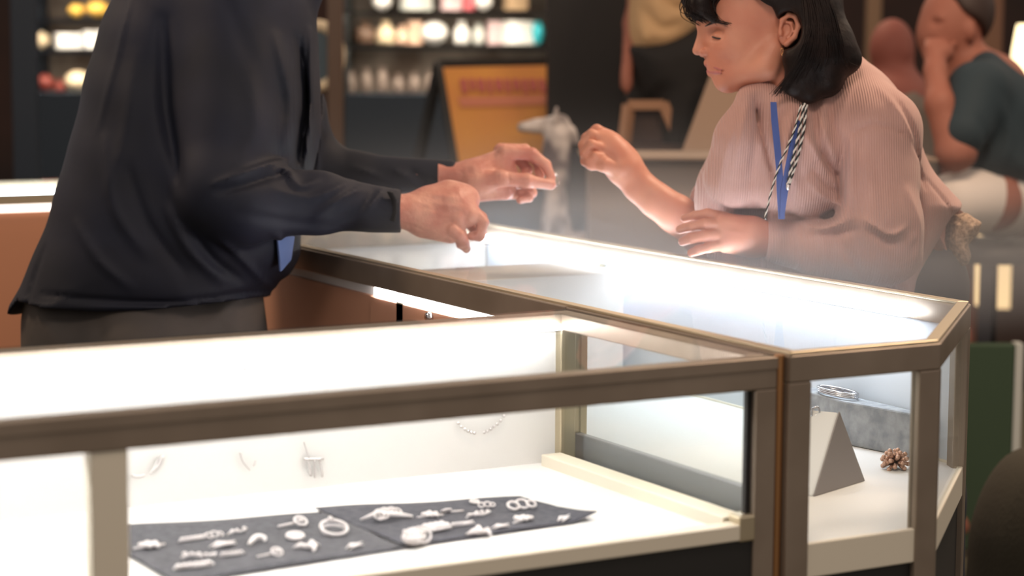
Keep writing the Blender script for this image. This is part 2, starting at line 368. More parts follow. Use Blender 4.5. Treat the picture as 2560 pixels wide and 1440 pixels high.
MB().box((-.024, -.001, SB-.006), (.002, .028, SB+.03)).build('corner_bracket', 'champagne', cA, bevel=.003)
MB().box((-.008, .010, SB), (0, .018, TOP-RH)).build('gasket', 'gasket', cA)
MB().box((L0, .004, .08), (.033, DA-.001, SB-.005)).build('base_cabinet', 'base_dark', cA)
MB().box((L0, .03, 0), (.02, DA-.03, .08)).build('plinth', 'gasket', cA)
MB().box((L0, .004, TOP-.004), (.030, DA-.004, TOP-.001)).build('glass_top', 'pane', cA)
MB().box((L0, .012, SB), (0, .016, TOP-RH)).build('front_glass', 'pane', cA)
MB().box((.012, .03, SB), (.015, DA-.03, TOP-.03)).build('side_glass', 'pane', cA)
MB().box((L0, .032, TOP-.028), (0, .044, TOP-.018)).build('led_strip', 'led_warm', cA)
MB().box((L0, DA-.042, TOP-.028), (0, DA-.034, TOP-.020)).build('led_strip', 'led_warm', cA)
# case B: cut-corner case the two people lean over
poly = [(X1, YB), (XC, YB), (X2, YC), (X2, YF), (X1, YF)]
cB = empty('display_case', (.35, 1.0, 0), 'corner-cut glass display case the two people lean over, lit along its far edge', 'display case')
def inset(poly, d):
    n = len(poly); out = []
    for i in range(n):
        a = np.array(poly[i-1]); b = np.array(poly[i]); c = np.array(poly[(i+1) % n])
        e1 = (b-a)/np.linalg.norm(b-a); e2 = (c-b)/np.linalg.norm(c-b); n1 = np.array([-e1[1], e1[0]]); n2 = np.array([-e2[1], e2[0]])
        m = n1+n2; m /= (m@n1)*1.0; out.append(tuple(b+m*d*1.0))
    return out
def ring(mb, poly, w, z0, z1):
    q = inset(poly, w); n = len(poly)
    for i in range(n):
        j = (i+1) % n; a, b, c, d = poly[i], poly[j], q[j], q[i]
        vs = [(*p, z0) for p in (a, b, c, d)]+[(*p, z1) for p in (a, b, c, d)]
        mb.add(vs, [(0,3,2,1),(4,5,6,7),(0,1,5,4),(1,2,6,5),(2,3,7,6),(3,0,4,7)])
    return mb
ring(MB(), poly, .022, TOP-.040, TOP-.003).build('top_frame', 'bronze', cB, bevel=.002)
ring(MB(), inset(poly, .004), .018, TOP-.003, TOP+.0015).build('edge_trim', 'champagne', cB, bevel=.001)
MB().box((X1, YB, 0), (X1+.038, YB+.024, TOP-.04)).build('post', 'bronze', cB, bevel=.002)
q = inset(poly, .0)
def post(mb, c, r, z0, z1, n=10):
    return mb.prism([(c[0]+r*math.cos(2*math.pi*k/n), c[1]+r*math.sin(2*math.pi*k/n)) for k in range(n)], z0, z1)
post(MB(), (X1-.0075, YB+.014), .0068, 0, TOP-.002, 16).build('corner_bead', 'gold', cB, smooth=False)
MB().prism([(XC-.036, YB), (XC, YB), (XC+.014, YB+.0131), (XC+.002, YB+.026), (XC-.036, YB+.020)], 0, TOP-.04).build('post', 'bronze', cB, bevel=.002)
MB().prism([(X2-.020, YC-.0187), (X2, YC), (X2, YC+.024), (X2-.022, YC+.024), (X2-.034, YC-.004)], 0, TOP-.04).build('post', 'bronze', cB, bevel=.002)
MB().box((X1, DA+.0, 0), (X1+.024, DA+.030, TOP-.04)).build('post', 'champagne', cB, bevel=.002)
MB().box((X1, 1.16, SB), (X1+.02, 1.19, TOP-.04)).build('post', 'champagne', cB, bevel=.002)
MB().box((X2-.024, 1.42, SB-.05), (X2-.003, 1.445, TOP-.04)).build('post', 'champagne', cB, bevel=.002)
# lower show space: white floor with a dark edge
fl = .730
MB().prism(inset(poly, .012), fl-.028, fl).build('shelf', 'white_board', cB)
ring(MB(), inset(poly, .003), .010, fl-.045, fl+.004).build('bottom_rail', 'cream', cB, bevel=.002)
MB().prism(inset(poly, .010), .08, fl-.046).build('base_cabinet', 'base_dark', cB)
MB().prism(inset(poly, .04), 0, .08).build('plinth', 'gasket', cB)
MB().box((X1+.001, YB+.03, SB-.0), (X1+.014, DA, SB+.046)).build('side_rail', 'grey_rail', cB, bevel=.002)
MB().slab([(X1+.01, YB+.03, SB+.04), (X1+.01, DA, SB+.04), (X1+.01, DA, TOP-.04), (X1+.01, YB+.03, TOP-.04)], .004).build('side_glass', 'pane', cB)
MB().slab([(X1+.038, YB+.012, fl), (XC-.036, YB+.012, fl), (XC-.036, YB+.012, TOP-.04), (X1+.038, YB+.012, TOP-.04)], .004).build('front_glass', 'pane', cB)
n1 = np.array([YC-YB, XC-X2]); n1 /= np.linalg.norm(n1); a1 = np.array((XC+.014, YB+.0131))-n1*.008; b1 = np.array((X2-.020, YC-.0187))-n1*.008
MB().slab([(*a1, fl), (*b1, fl), (*b1, TOP-.04), (*a1, TOP-.04)], .004).build('corner_glass', 'pane', cB)
MB().box((X2-.010, YC+.024, fl), (X2-.004, YF-.02, TOP-.04)).build('side_panel', 'pale_board', cB)
MB().prism(inset(poly, .006), TOP-.003, TOP+.001).build('glass_top', 'pane', cB)
MB().box((X2-.052, .42, TOP-.034), (X2-.030, YF-.03, TOP-.022)).build('led_strip', 'led', cB)
# man's side of case B: bronze rail, lit strip under it, sliding doors with a lock
MB().box((X1-.003, DA+.03, TOP-.045), (X1+.012, YF, TOP-.002)).build('side_fascia', 'bronze', cB, bevel=.002)
MB().box((X1-.001, DA+.05, TOP-.0615), (X1+.008, 1.28, TOP-.046)).build('led_strip', 'led_warm', cB)
for y0, y1, dx in ((.585, .80, .004), (.80, 1.30, .000), (1.29, YF-.01, .006)):
    d = MB().box((X1+dx, y0, .12), (X1+dx+.010, y1, TOP-.064)).build('sliding_door', 'laminate', cB, bevel=.0015)
    if y0 == .80: d0 = d
lk = onz(1078, 772, .90); lz = .905
for yy in (.735,):
    c = np.array([X1+.003, 1.048, .925]); m = MB(); m.tube([c, c-np.array([.012, 0, 0])], .009, 16); m.build('lock', 'chrome', d0)
MB().box((X1+.012, DA+.03, fl), (X1+.018, YF-.02, TOP-.045)).build('rear_panel', 'white_board', cB)
box('end_panel', (X1+.01, YF-.016, fl), (X2-.01, YF-.010, TOP-.04), 'white_board', cB)
# white riser boxes and grey block inside case B
def rot_box(name, c, sx, sy, z0, z1, a, m, **k):
    ca, sa = math.cos(a), math.sin(a)
    return MB().prism([(c[0]+x*ca-y*sa, c[1]+x*sa+y*ca) for x, y in ((-sx, -sy), (sx, -sy), (sx, sy), (-sx, sy))], z0, z1).build(name, m, bevel=.002, **k)
tag(rot_box('display_block', (.365, 1.40), .245, .11, fl, .955, .0, 'white_board'), 'tall white display block under the glass between the two people', 'display block')
# ------------------------------------------------------------------ jewellery in case A
mat('felt2', (82, 82, 90), .95, noise=((66, 66, 74), 90, 6), bump=(300, .3))
ZS = SB+.0075
def sheet(name, quad, m, label, curl=None, cat_='cloth'):
    """thin cloth with a gentle ripple; quad of pixel corners projected on the shelf"""
    c = [onz(x, y, ZS) for x, y in quad]; nu, nv = 40, 14; V = []
    for i in range(nu+1):
        for j in range(nv+1):
            u, v = i/nu, j/nv; p = (c[0]*(1-u)+c[1]*u)*(1-v)+(c[3]*(1-u)+c[2]*u)*v
            z = .0012*math.sin(9*u+3*v)*math.sin(7*v+2)+.0014+(curl(u, v) if curl else 0); V.append((p[0], p[1], ZS+max(z, .0004)))
    k = len(V); V += [(x, y, z+.0016) for x, y, z in V]; F = []
    q = lambda i, j: i*(nv+1)+j
    for i in range(nu):
        for j in range(nv): a = (q(i, j), q(i+1, j), q(i+1, j+1), q(i, j+1)); F += [a[::-1], tuple(t+k for t in a)]
    for i in range(nu): F += [(q(i, 0), q(i+1, 0), q(i+1, 0)+k, q(i, 0)+k), (q(i+1, nv), q(i, nv), q(i, nv)+k, q(i+1, nv)+k)]
    for j in range(nv): F += [(q(0, j+1), q(0, j), q(0, j)+k, q(0, j+1)+k), (q(nu, j), q(nu, j+1), q(nu, j+1)+k, q(nu, j)+k)]
    m_ = MB(); m_.v = V; m_.f = F; m_.smooth = True; o = m_.build(name, m); tag(o, label, cat_); return o
sheet('display_cloth', [(215, 1325), (808, 1286), (1010, 1372), (440, 1462)], 'felt', 'dark grey display cloth on the left, sprinkled with small silver brooches')
sheet('display_cloth', [(788, 1274), (1300, 1246), (1492, 1300), (1012, 1370)], 'felt2', 'dark grey display cloth on the right, its front corner curling up off the shelf',
      lambda u, v: .010*max(0, u-.88)/.12*max(0, v-.5)*2)
def place(cx, cy, build, label, cat_, group, z=ZS+.0045, s=1.0, rot=0.):
    c = onz(cx, cy, z); m = MB(); build(m, s); V = np.array(m.v); ca, sa = math.cos(rot), math.sin(rot)
    # local x runs along the long case front, y into the case
    V = np.stack([V[:, 0]*ca-V[:, 1]*sa, V[:, 0]*sa+V[:, 1]*ca, V[:, 2]], 1); V[:, 2] -= V[:, 2].min(); m.v = [tuple(p+np.array([c[0], c[1], z-.001])) for p in V]
    return m
JR = random.Random(11)
def ringp(r, n=18, sy=1., tilt=.5): return [(r*math.cos(2*math.pi*i/n), sy*r*math.sin(2*math.pi*i/n), tilt*r*math.sin(2*math.pi*i/n)) for i in range(n)]
def b_twig(m, s):
    L = .022*s; P = [(-L, 0, 0), (-L*.4, .004*s, .003), (L*.2, -.002*s, .002), (L, .005*s, .003)]; m.tube(cat(P, 4), .0018*s, 6)
    for i in range(5): t = -L+2*L*(i+.5)/5; m.ball((t, JR.uniform(-.006, .006)*s, .004), (.0034*s, .0030*s, .0026*s), 8, 6)
def b_bar(m, s):
    m.tube([(-.026*s, 0, .002), (-.01*s, .001, .003), (.012*s, -.001, .003), (.027*s, .001, .002)], [.002*s, .0036*s, .0034*s, .0018*s], 8)
    for i in range(6): m.ball((-.02*s+.008*s*i, 0, .005), (.0042*s, .004*s, .0026*s), 8, 6)
def b_leaf(m, s):
    for k in range(2): m.tube([(-.022*s, (k-.5)*.010*s, .001), (-.006*s, (k-.5)*.014*s, .005), (.010*s, (k-.5)*.004*s, .004), (.022*s, 0, .002)], [.0006, .0046*s, .0042*s, .001], 8, flat=.6)
    m.tube([(-.02*s, 0, .004), (.02*s, 0, .006)], .0014*s, 6)
def b_comma(m, s):
    m.tube(cat([(-.022*s, -.006*s, .001), (-.008*s, .004*s, .004), (.006*s, .010*s, .006), (.015*s, .002*s, .005), (.009*s, -.008*s, .003)], 5), [.001+.0042*s*math.sin(math.pi*(.12+.8*i/20)) for i in range(21)], 8)
def b_key(m, s):
    m.tube([(-.028*s, 0, .002), (.004*s, .001, .003)], .0022*s, 6); m.tube([(p[0]+.014*s, p[1], p[2]+.005) for p in ringp(.010*s)], .0024*s, 6, closed=True); m.ball((.014*s, 0, .006), (.006*s, .005*s, .003*s))
def b_ring(m, s):
    m.tube([(p[0], p[1], p[2]+.009) for p in ringp(.021*s, 24, .9, .35)], .0026*s, 8, closed=True); m.tube([(p[0], p[1], p[2]+.005) for p in ringp(.020*s, 24, .9, .2)], .002*s, 8, closed=True)
    m.ball((.002*s, .018*s, .017), (.004*s, .004*s, .005*s))
def b_oval(m, s):
    m.tube([(p[0], p[1], p[2]+.005) for p in ringp(.012*s, 18, .8, .2)], .003*s, 8, closed=True); m.ball((0, 0, .004), (.009*s, .007*s, .004*s))
def b_bow(m, s):
    for a in (0, 2.1, 4.2): m.tube([(0, 0, .004), (.012*s*math.cos(a+.4), .012*s*math.sin(a+.4), .008), (.022*s*math.cos(a), .022*s*math.sin(a), .003)], [.003*s, .0048*s, .0014*s], 8)
    m.ball((0, 0, .006), .0045*s)
def b_filigree(m, s):
    for i in range(9):
        a = i*.7; m.tube([(p[0]+.024*s*math.cos(a)*.9, p[1]+.013*s*math.sin(a*1.3), p[2]+.008) for p in ringp(.009*s, 12, .8, .6)], .0020*s, 6, closed=True)
    m.tube([(-.05*s, .006*s, .002), (-.02*s, 0, .010), (.02*s, -.010*s, .006), (.046*s, -.016*s, .002)], [.002*s, .005*s, .0055*s, .003*s], 8)
def b_dome(m, s):
    m.ball((0, 0, .008*s), (.019*s, .015*s, .011*s), 16, 10)
    for i in range(14): a = i*2.4; r = .016*s*math.sqrt((i+.5)/14); m.ball((r*math.cos(a), r*math.sin(a)*.8, .016*s), .0036*s, 8, 6)
    m.tube([(p[0]+.008*s, p[1]-.008*s, p[2]+.012*s) for p in ringp(.014*s, 18, .5, .7)], .0016*s, 6, closed=True)
def b_plate(m, s):
    m.box((-.016*s, -.011*s, 0), (.016*s, .011*s, .004)); m.smooth = False
    for i in range(4):
        for j in range(2): m.ball((-.012*s+.008*s*i, -.005*s+.010*s*j, .005), (.0042*s, .005*s, .003*s), 8, 6)
    m.tube([(-.016*s, -.008*s, .002), (-.030*s, -.012*s, .001)], .002*s, 6)
def b_loops(m, s):
    for dx, dy, r in ((-.012, .004, .009), (.006, .008, .010), (.018, .002, .007)): m.tube([(p[0]+dx*s, p[1]+dy*s, p[2]+.006) for p in ringp(r*s, 14, .8, .5)], .0022*s, 6, closed=True)
def b_cluster(m, s):
    for i in range(12): a = i*2.4; r = .014*s*math.sqrt((i+.5)/12); m.ball((r*math.cos(a), r*math.sin(a), .004+.002*JR.random()), (.0045*s, .004*s, .0034*s), 8, 6)
    m.tube([(-.024*s, .004*s, .002), (.020*s, -.008*s, .004)], .0016*s, 6)
PIECES = [(374, 1367, b_cluster, 1.25, .2, 'clustered silver brooch nearest the pale post on the left cloth', 'brooch'), (484, 1350, b_bar, 1.1, .1, 'chunky silver pin with a raised top edge, left cloth, beside a wire hoop', 'pin'),
 (536, 1343, b_loops, .75, .2, 'small open wire hoop touching the chunky pin on the left cloth', 'ring'), (595, 1333, b_twig, 1.1, .3, 'silver twig brooch at the back of the left cloth', 'brooch'),
 (558, 1364, b_leaf, 1.15, .05, 'long two-lobed silver leaf brooch in the middle of the left cloth', 'brooch'), (644, 1357, b_comma, 1.0, .2, 'comma-shaped silver earring curling to a round head, left cloth', 'earring'),
 (497, 1394, b_twig, 1.35, -.35, 'knobbly silver twig brooch slanting towards the front, left cloth', 'brooch'), (580, 1387, b_bar, .85, 0, 'plain straight silver bar pin on the left cloth', 'pin'),
 (676, 1389, b_key, .9, .05, 'small silver key-shaped pin near the front edge of the left cloth', 'pin'), (484, 1419, b_bar, 1.35, 0, 'biggest silver bar, lying at the front corner of the left cloth', 'pin'),
 (733, 1314, b_key, 1.1, .1, 'silver pendant with a ring end at the back edge of the left cloth', 'pendant'), (738, 1346, b_oval, 1.2, 0, 'oval silver stud behind the three-armed brooch, left cloth', 'earring'),
 (835, 1333, b_ring, 1.15, 0, 'wide silver hoop bracelet standing where the two cloths meet', 'bracelet'), (772, 1372, b_bow, 1.25, .4, 'three-armed silver bow brooch on the left cloth', 'brooch'),
 (888, 1367, b_leaf, .85, .3, 'short silver leaf brooch alone near the front fold of the left cloth', 'brooch'), (966, 1296, b_filigree, 1.0, 0, 'large silver filigree ornament at the back of the right cloth', 'brooch'),
 (1035, 1360, b_dome, 1.25, 0, 'round domed rose-silver ornament on the front edge between the cloths', 'ornament'), (1077, 1291, b_cluster, 1.1, 0, 'rounded silver cluster behind the square brooch, right cloth', 'brooch'),
 (1130, 1281, b_key, .85, 3.1, 'thin silver pin pointing right at the back of the right cloth', 'pin'), (1090, 1322, b_plate, 1.5, .15, 'square beaded silver brooch in the middle of the right cloth', 'brooch'),
 (1156, 1313, b_bar, .95, .0, 'silver bar pin just right of the square brooch', 'pin'), (1198, 1291, b_twig, 1.3, .1, 'silver twig brooch right of centre on the right cloth', 'brooch'),
 (1200, 1334, b_bow, 1.2, .9, 'three-armed silver brooch at the front of the right cloth', 'brooch'), (1252, 1319, b_leaf, .8, -.1, 'small silver leaf brooch at the front right of the right cloth', 'brooch'),
 (1186, 1257, b_oval, .7, 0, 'tiny silver stud at the far back edge of the right cloth', 'earring'), (1215, 1267, b_loops, .7, -.3, 'small linked silver loops near the back edge of the right cloth', 'earring'),
 (1304, 1273, b_loops, 1.25, 0, 'silver chain of three open loops at the right back of the cloth', 'necklace'), (1306, 1301, b_cluster, 1.2, .6, 'bumpy silver cluster just in front of the three-loop chain', 'brooch'),
 (1412, 1298, b_leaf, .85, .5, 'silver leaf brooch alone at the far right corner of the cloth', 'brooch')]
for cx_, cy_, fn, s_, rot, lab, ct in PIECES:
    m = place(cx_, cy_, fn, lab, ct, None, s=s_*.74, rot=rot); o = m.build({'pin': 'bar_pin', 'ring': 'wire_hoop'}.get(ct, ct), 'silver_white'); tag(o, lab, ct, 'silver jewellery laid on the display cloths')
# jewellery hung on the bright rear panel
def onrear(x, y, yy=DA-.020):
    v = FW+RT*(x-1280)/FPX-UP*(y-720)/FPX; return CAM+v*((yy-CAM[1])/v[1])
def hung(paths, r, name, label, ct, m='silver'):
    mb = MB()
    for P, rr in paths: mb.tube(cat([onrear(*p) for p in P], 5), rr, 6)
    tag(mb.build(name, m), label, ct)
hung([([(612, 925), (614, 895), (632, 882), (652, 892), (650, 912), (636, 915), (628, 905), (638, 896)], .0012), ([(622, 922), (622, 905), (632, 894)], .0010)], 0, 'earring', 'coiled silver earring hung high on the bright rear panel', 'earring')
hung([([(406, 1140), (398, 1160), (384, 1176)], .0028), ([(396, 1145), (388, 1165), (376, 1185)], .0018), ([(330, 1188), (345, 1192), (362, 1188)], .0022)], 0, 'chain_bracelet', 'pale silver chain bracelet on the rear panel behind the left cloth', 'bracelet')
hung([([(600, 1130), (608, 1155), (625, 1175)], .0012), ([(640, 1150), (634, 1165)], .0012)], 0, 'hook_earring', 'faint fine hook earring on the rear panel left of the square pendant', 'earring')
hung([([(760, 1105), (772, 1145)], .0010), ([(760, 1148), (808, 1147)], .0022), ([(770, 1150), (778, 1190)], .0018), ([(786, 1148), (788, 1194)], .0018), ([(800, 1150), (806, 1192)], .0018), ([(762, 1150), (760, 1165)], .0014)], 0, 'fringe_pendant', 'square fringed silver pendant on a chain against the rear panel', 'pendant')
mb = MB()
for t in np.linspace(0, 1, 15):
    if .42 < t < .55: continue
    mb.ball(onrear(1146+114*t, 1058+34*math.sin(math.pi*t)**.8-18*t), (.0028, .0022, .0024), 8, 6)
tag(mb.build('bead_necklace', 'silver'), 'curved silver bead necklace hung on the rear panel near the back corner post', 'necklace')
# things in the corner of case B
FB = .7305
def w3(P): return np.array(P, float)
ap = np.array([.388, .312, FB+.112]); bl_ = np.array([.290, .245, FB]); br_ = np.array([.432, .300, FB]); back = np.array([-.055, .085, 0])
tri = [bl_, br_, ap+np.array([.0, .0, 0])]; cdo = empty('card_stand', (bl_+br_)/2, 'folded pale grey display wedge standing in the corner case window', 'display stand')
nf = np.cross(br_-bl_, ap-bl_); nf /= np.linalg.norm(nf); nf = nf if nf@FW > 0 else -nf
tr2 = [p+nf*.002 for p in tri]; V = tr2+[p+back for p in tr2]; MB().add(V, [(0, 1, 2), (5, 4, 3), (0, 3, 4, 1), (1, 4, 5, 2), (2, 5, 3, 0)]).build('folded_card', 'white_board', cdo, bevel=.003)
MB().slab(tri, .002).build('shaded_end', 'card_shaded', cdo)['label'] = 'triangular end with its shading coloured in grey'  # darker grey puts the shading of this end face into its colour
c = np.array([.535, .350, FB+.012]); mb = MB()
for i in range(26):
    a = i*2.4; ph = math.acos(1-1.6*(i+.5)/26); dv = np.array([math.sin(ph)*math.cos(a), math.sin(ph)*math.sin(a), math.cos(ph)*.9]); mb.tube([c+dv*.006, c+dv*.020], [.0028, .0036], 6); mb.ball(c+dv*.021, .0040, 8, 6)
tag(mb.build('cone_brooch', 'brooch_bronze'), 'spiky bronze-silver cone brooch on the white floor of the corner case', 'brooch')
pb = np.array([[.590, .565], [.622, .372], [.640, .375], [.636, .70], [.600, .70]])  # added block, stands in for the woman's clothing behind the far glass
tag(MB().prism([tuple(p) for p in pb], FB, FB+.075).build('stand_in_block', 'mottled_grey', bevel=.003), 'long mottled grey block added in place of dark clothing seen through the far side of the corner case', 'display block')
c0 = np.array([.612, .60, FB+.080]); mb = MB()
for k in range(3): mb.tube([c0+np.array([.016*math.cos(a), .052*math.sin(a), .003*k]) for a in np.linspace(0, 2*math.pi, 26, endpoint=False)], .0022, 6, closed=True)
tag(mb.build('coil_bracelet', 'chrome'), 'coiled grey metal bracelet lying on top of the mottled grey block', 'bracelet')
hk = MB(); v = lambda x, y: ap+np.array([-.028, .03, -.01])+RT*(x-2060)/FPX*3.4-UP*(y-1035)/FPX*3.4
hk.tube(cat([v(2042, 1062), v(2056, 1040), v(2058, 1018), v(2072, 1012), v(2076, 1026), v(2064, 1032)], 5), .0018, 6)
tag(hk.build('hook_earring', 'chrome'), 'small dark hook earring propped on the left slope of the display wedge', 'earring')
# ------------------------------------------------------------------ man in the dark jacket
mn = empty('person', (-.30, 1.66, 0), 'man in a loose navy jacket reaching over the case, holding up a small ring', 'person')
DM = 4.14
def q_(x, y, d=DM): return uvw(x, y, d)
hipw = W(q_(380, 760)); gz = lambda dx, dy: tou((hipw[0]+dx, hipw[1]+dy, .05))
# body: one surface, coarse trunk and fine hands
B = Field(q_(-40, -420, DM)-np.array([0, 0, .45]), np.array([q_(1190, 0)[0], tou((hipw[0], hipw[1], -.02))[1], DM+.45]), .011)
B.cone(q_(400, 720), q_(500, 250), .125, .13, .03, sw=1.05).cone(q_(500, 250), q_(585, 20), .13, .085, .04, sw=1.3)
B.cone(q_(600, 50, 4.0), q_(600, 50, 4.28), .05, .05, .04).cone(q_(600, 10), q_(680, -80), .075, .06, .03)
B.ell(q_(722, -150), (.088, .112, .076), .02, rot=-.35).cone(q_(752, -95), q_(780, -22), .05, .027, .03).cone(q_(810, -110), q_(826, -92), .010, .014, .01)
B.ell(q_(700, -130, DM-.078), (.018, .03, .012), .008)
B.cone(q_(590, 50, 4.0), q_(570, 500, 3.94), .045, .038, .03).cone(q_(570, 500, 3.93), q_(960, 527, 4.03), .038, .03, .02)
B.cone(q_(630, 50, 4.28), q_(770, 425, 4.35), .04, .032, .03).cone(q_(770, 425, 4.35), q_(1080, 438, 4.315), .032, .022, .02)
for dd, dx in ((-.07, -.02), (.08, .03)):
    hp = q_(385, 770, DM+dd); kn = hp+np.array([.02+dx, .40, 0]); an = kn+np.array([-.02, .45, 0])
    an[1] = tou((hipw[0], hipw[1], .09))[1]+.0; B.cone(hp, kn, .075, .05, .03).cone(kn, an, .058, .04, .02).cone(an, an+np.array([.13, .045, -.02]), .038, .028, .02)
bparts = [B.mesh()]
# near (right) hand: back of the hand up, first finger pointing down on the glass, the others curled
H = Field(q_(985, 420, 4.10)-np.array([.01, 0, .09]), q_(1250, 660, 4.10)+np.array([0, 0, .09]), .0016)
h = lambda x, y, dd=0.: uvw(x, y, 4.10+dd)
H.chain([h(975, 527, -.04), h(1030, 530, -.02), h(1070, 528, 0)], [.034, .033, .036], .012)
H.cone(h(1070, 520, 0), h(1140, 505, .01), .040, .033, .02, sw=.9).cone(h(1065, 555, -.008), h(1125, 578, -.012), .032, .024, .02)
H.cone(h(1090, 510, .01), h(1160, 500, .03), .034, .026, .02).cone(h(1120, 480, .02), h(1165, 498, .03), .022, .022, .02)
H.cone(h(1130, 520, -.005), h(1170, 540, -.005), .030, .022, .02)
# pointing finger
H.chain([h(1142, 545, -.022), h(1152, 590, -.016), h(1160, 612, .004), h(1166, 622, .03)], [.0135, .0110, .0100, .0085], .006)
# curled fingers
H.chain([h(1165, 512, .022), h(1203, 545, .018), h(1203, 580, .014), h(1184, 588, .004)], [.014, .0115, .010, .009], .005)
H.chain([h(1175, 522, .000), h(1208, 556, -.004), h(1200, 590, -.004), h(1180, 590, -.010)], [.0135, .0110, .0098, .009], .004)
H.chain([h(1130, 575, -.03), h(1150, 590, -.032), h(1160, 604, -.024), h(1150, 612, -.012)], [.0125, .0100, .009, .008], .004)
H.chain([h(1120, 500, .05), h(1165, 545, .055), h(1186, 575, .045)], [.014, .012, .010], .008)
H.ell(h(1183, 583, -.013), (.006, .0045, .004), .003, 'cut')
for a, b in (((1075, 485), (1150, 497)), ((1070, 505), (1155, 520)), ((1065, 530), (1140, 545))): H.disp([([a, b], 7, 1.6)], 4.08)
H.disp([([(1100, 478), (1110, 520), (1105, 560)], 6, -.8), ([(1140, 470), (1160, 500)], 8, 1.5), ([(1035, 500), (1080, 520)], 5, .9), ([(1020, 560), (1090, 590)], 5, -.9)], 4.08)
bparts.append(H.mesh())
# far (left) hand: ring pinched between thumb and first finger
H = Field(uvw(1095, 330, 4.31)-np.array([0, 0, .08]), uvw(1420, 545, 4.31)+np.array([0, 0, .08]), .0016)
h = lambda x, y, dd=0.: uvw(x, y, 4.31+dd)
H.chain([h(1070, 438), h(1150, 447), h(1185, 448)], [.028, .030, .034], .012)
H.cone(h(1190, 440, .01), h(1262, 395, .02), .037, .022, .02).cone(h(1190, 462, 0), h(1260, 470, .012), .034, .025, .02).cone(h(1200, 450, .02), h(1265, 440, .03), .034, .026, .02)
H.chain([h(1262, 380, .006), h(1330, 385, .004), h(1364, 412, .0), h(1378, 443, -.004)], [.0150, .0125, .0110, .0092], .005)
H.chain([h(1252, 376, .028), h(1312, 375, .036), h(1346, 408, .030), h(1350, 440, .016)], [.0150, .0122, .0108, .0092], .004)
H.chain([h(1180, 462, -.022), h(1252, 446, -.030), h(1318, 452, -.026), h(1378, 462, -.010)], [.022, .0165, .0135, .0100], .009)
H.chain([h(1262, 452, .03), h(1318, 462, .040), h(1330, 482, .030), h(1300, 484, .012)], [.014, .0115, .010, .0088], .004)
H.chain([h(1250, 480, .018), h(1305, 487, .022), h(1322, 494, .008), h(1300, 500, -.002)], [.0135, .0105, .0090, .0080], .004)
H.chain([h(1255, 392, .045), h(1296, 394, .050), h(1318, 425, .036), h(1306, 448, .020)], [.0145, .0125, .011, .0095], .004)
H.disp([([(1180, 420), (1262, 385)], 7, 1.6), ([(1270, 432), (1275, 462)], 4, -1.2), ([(1330, 440), (1334, 466)], 3, -.8), ([(1200, 490), (1280, 478)], 5, -1.2), ([(1150, 470), (1240, 470), (1310, 466)], 5, -1.5), ([(1360, 452), (1385, 460)], 4, .8)], 4.29)
bparts.append(H.mesh())
mbody = mk('body', bparts, 'skin_man', mn)
for hx, hy, dd, rr in ((1169, 621, .022, (.0062, .0066, .003)),): MB().ball(h(0, 0) if 0 else W(uvw(hx, hy, 4.10+dd)), .0064).build('fingernail', 'lips', mbody)
# jacket: trunk, both sleeves, collar, hem with folds
J = Field(q_(-10, -190, DM)-np.array([0, 0, .36]), q_(1200, 830, DM)+np.array([0, 0, .36]), .0058)
tr = cat([np.array(p, float) for p in [(320, -60), (285, 10), (245, 120), (208, 270), (190, 350), (158, 450), (135, 540), (100, 625), (62, 715), (30, 785), (60, 880), (400, 900), (600, 880), (640, 800), (665, 745), (690, 712), (716, 685), (738, 640), (748, 590), (772, 450), (796, 330), (792, 200), (788, 60), (770, -40), (690, -130), (560, -130), (420, -110)]], 3, True)
J.inflate([tuple(q_(x, y)[:2]) for x, y in tr], DM, .205, .18, .02, power=2.3)
J.cone(q_(600, -20, 3.99), q_(560, 470, 3.93), .088, .080, .05).cone(q_(560, 470, 3.93), q_(610, 505, 3.93), .080, .074, .03)
J.cone(q_(610, 502, 3.93), q_(800, 508, 3.98), .072, .058, .03).cone(q_(800, 508, 3.98), q_(1020, 529, 4.065), .058, .0405, .02)
J.cone(q_(640, 0, 4.30), q_(780, 410, 4.35), .08, .056, .05).cone(q_(780, 415, 4.35), q_(900, 438, 4.35), .056, .044, .03).cone(q_(900, 438, 4.35), q_(1160, 438, 4.31), .044, .0285, .02)
J.cone(q_(640, -90), q_(720, -60), .085, .080, .03, sw=1.0)
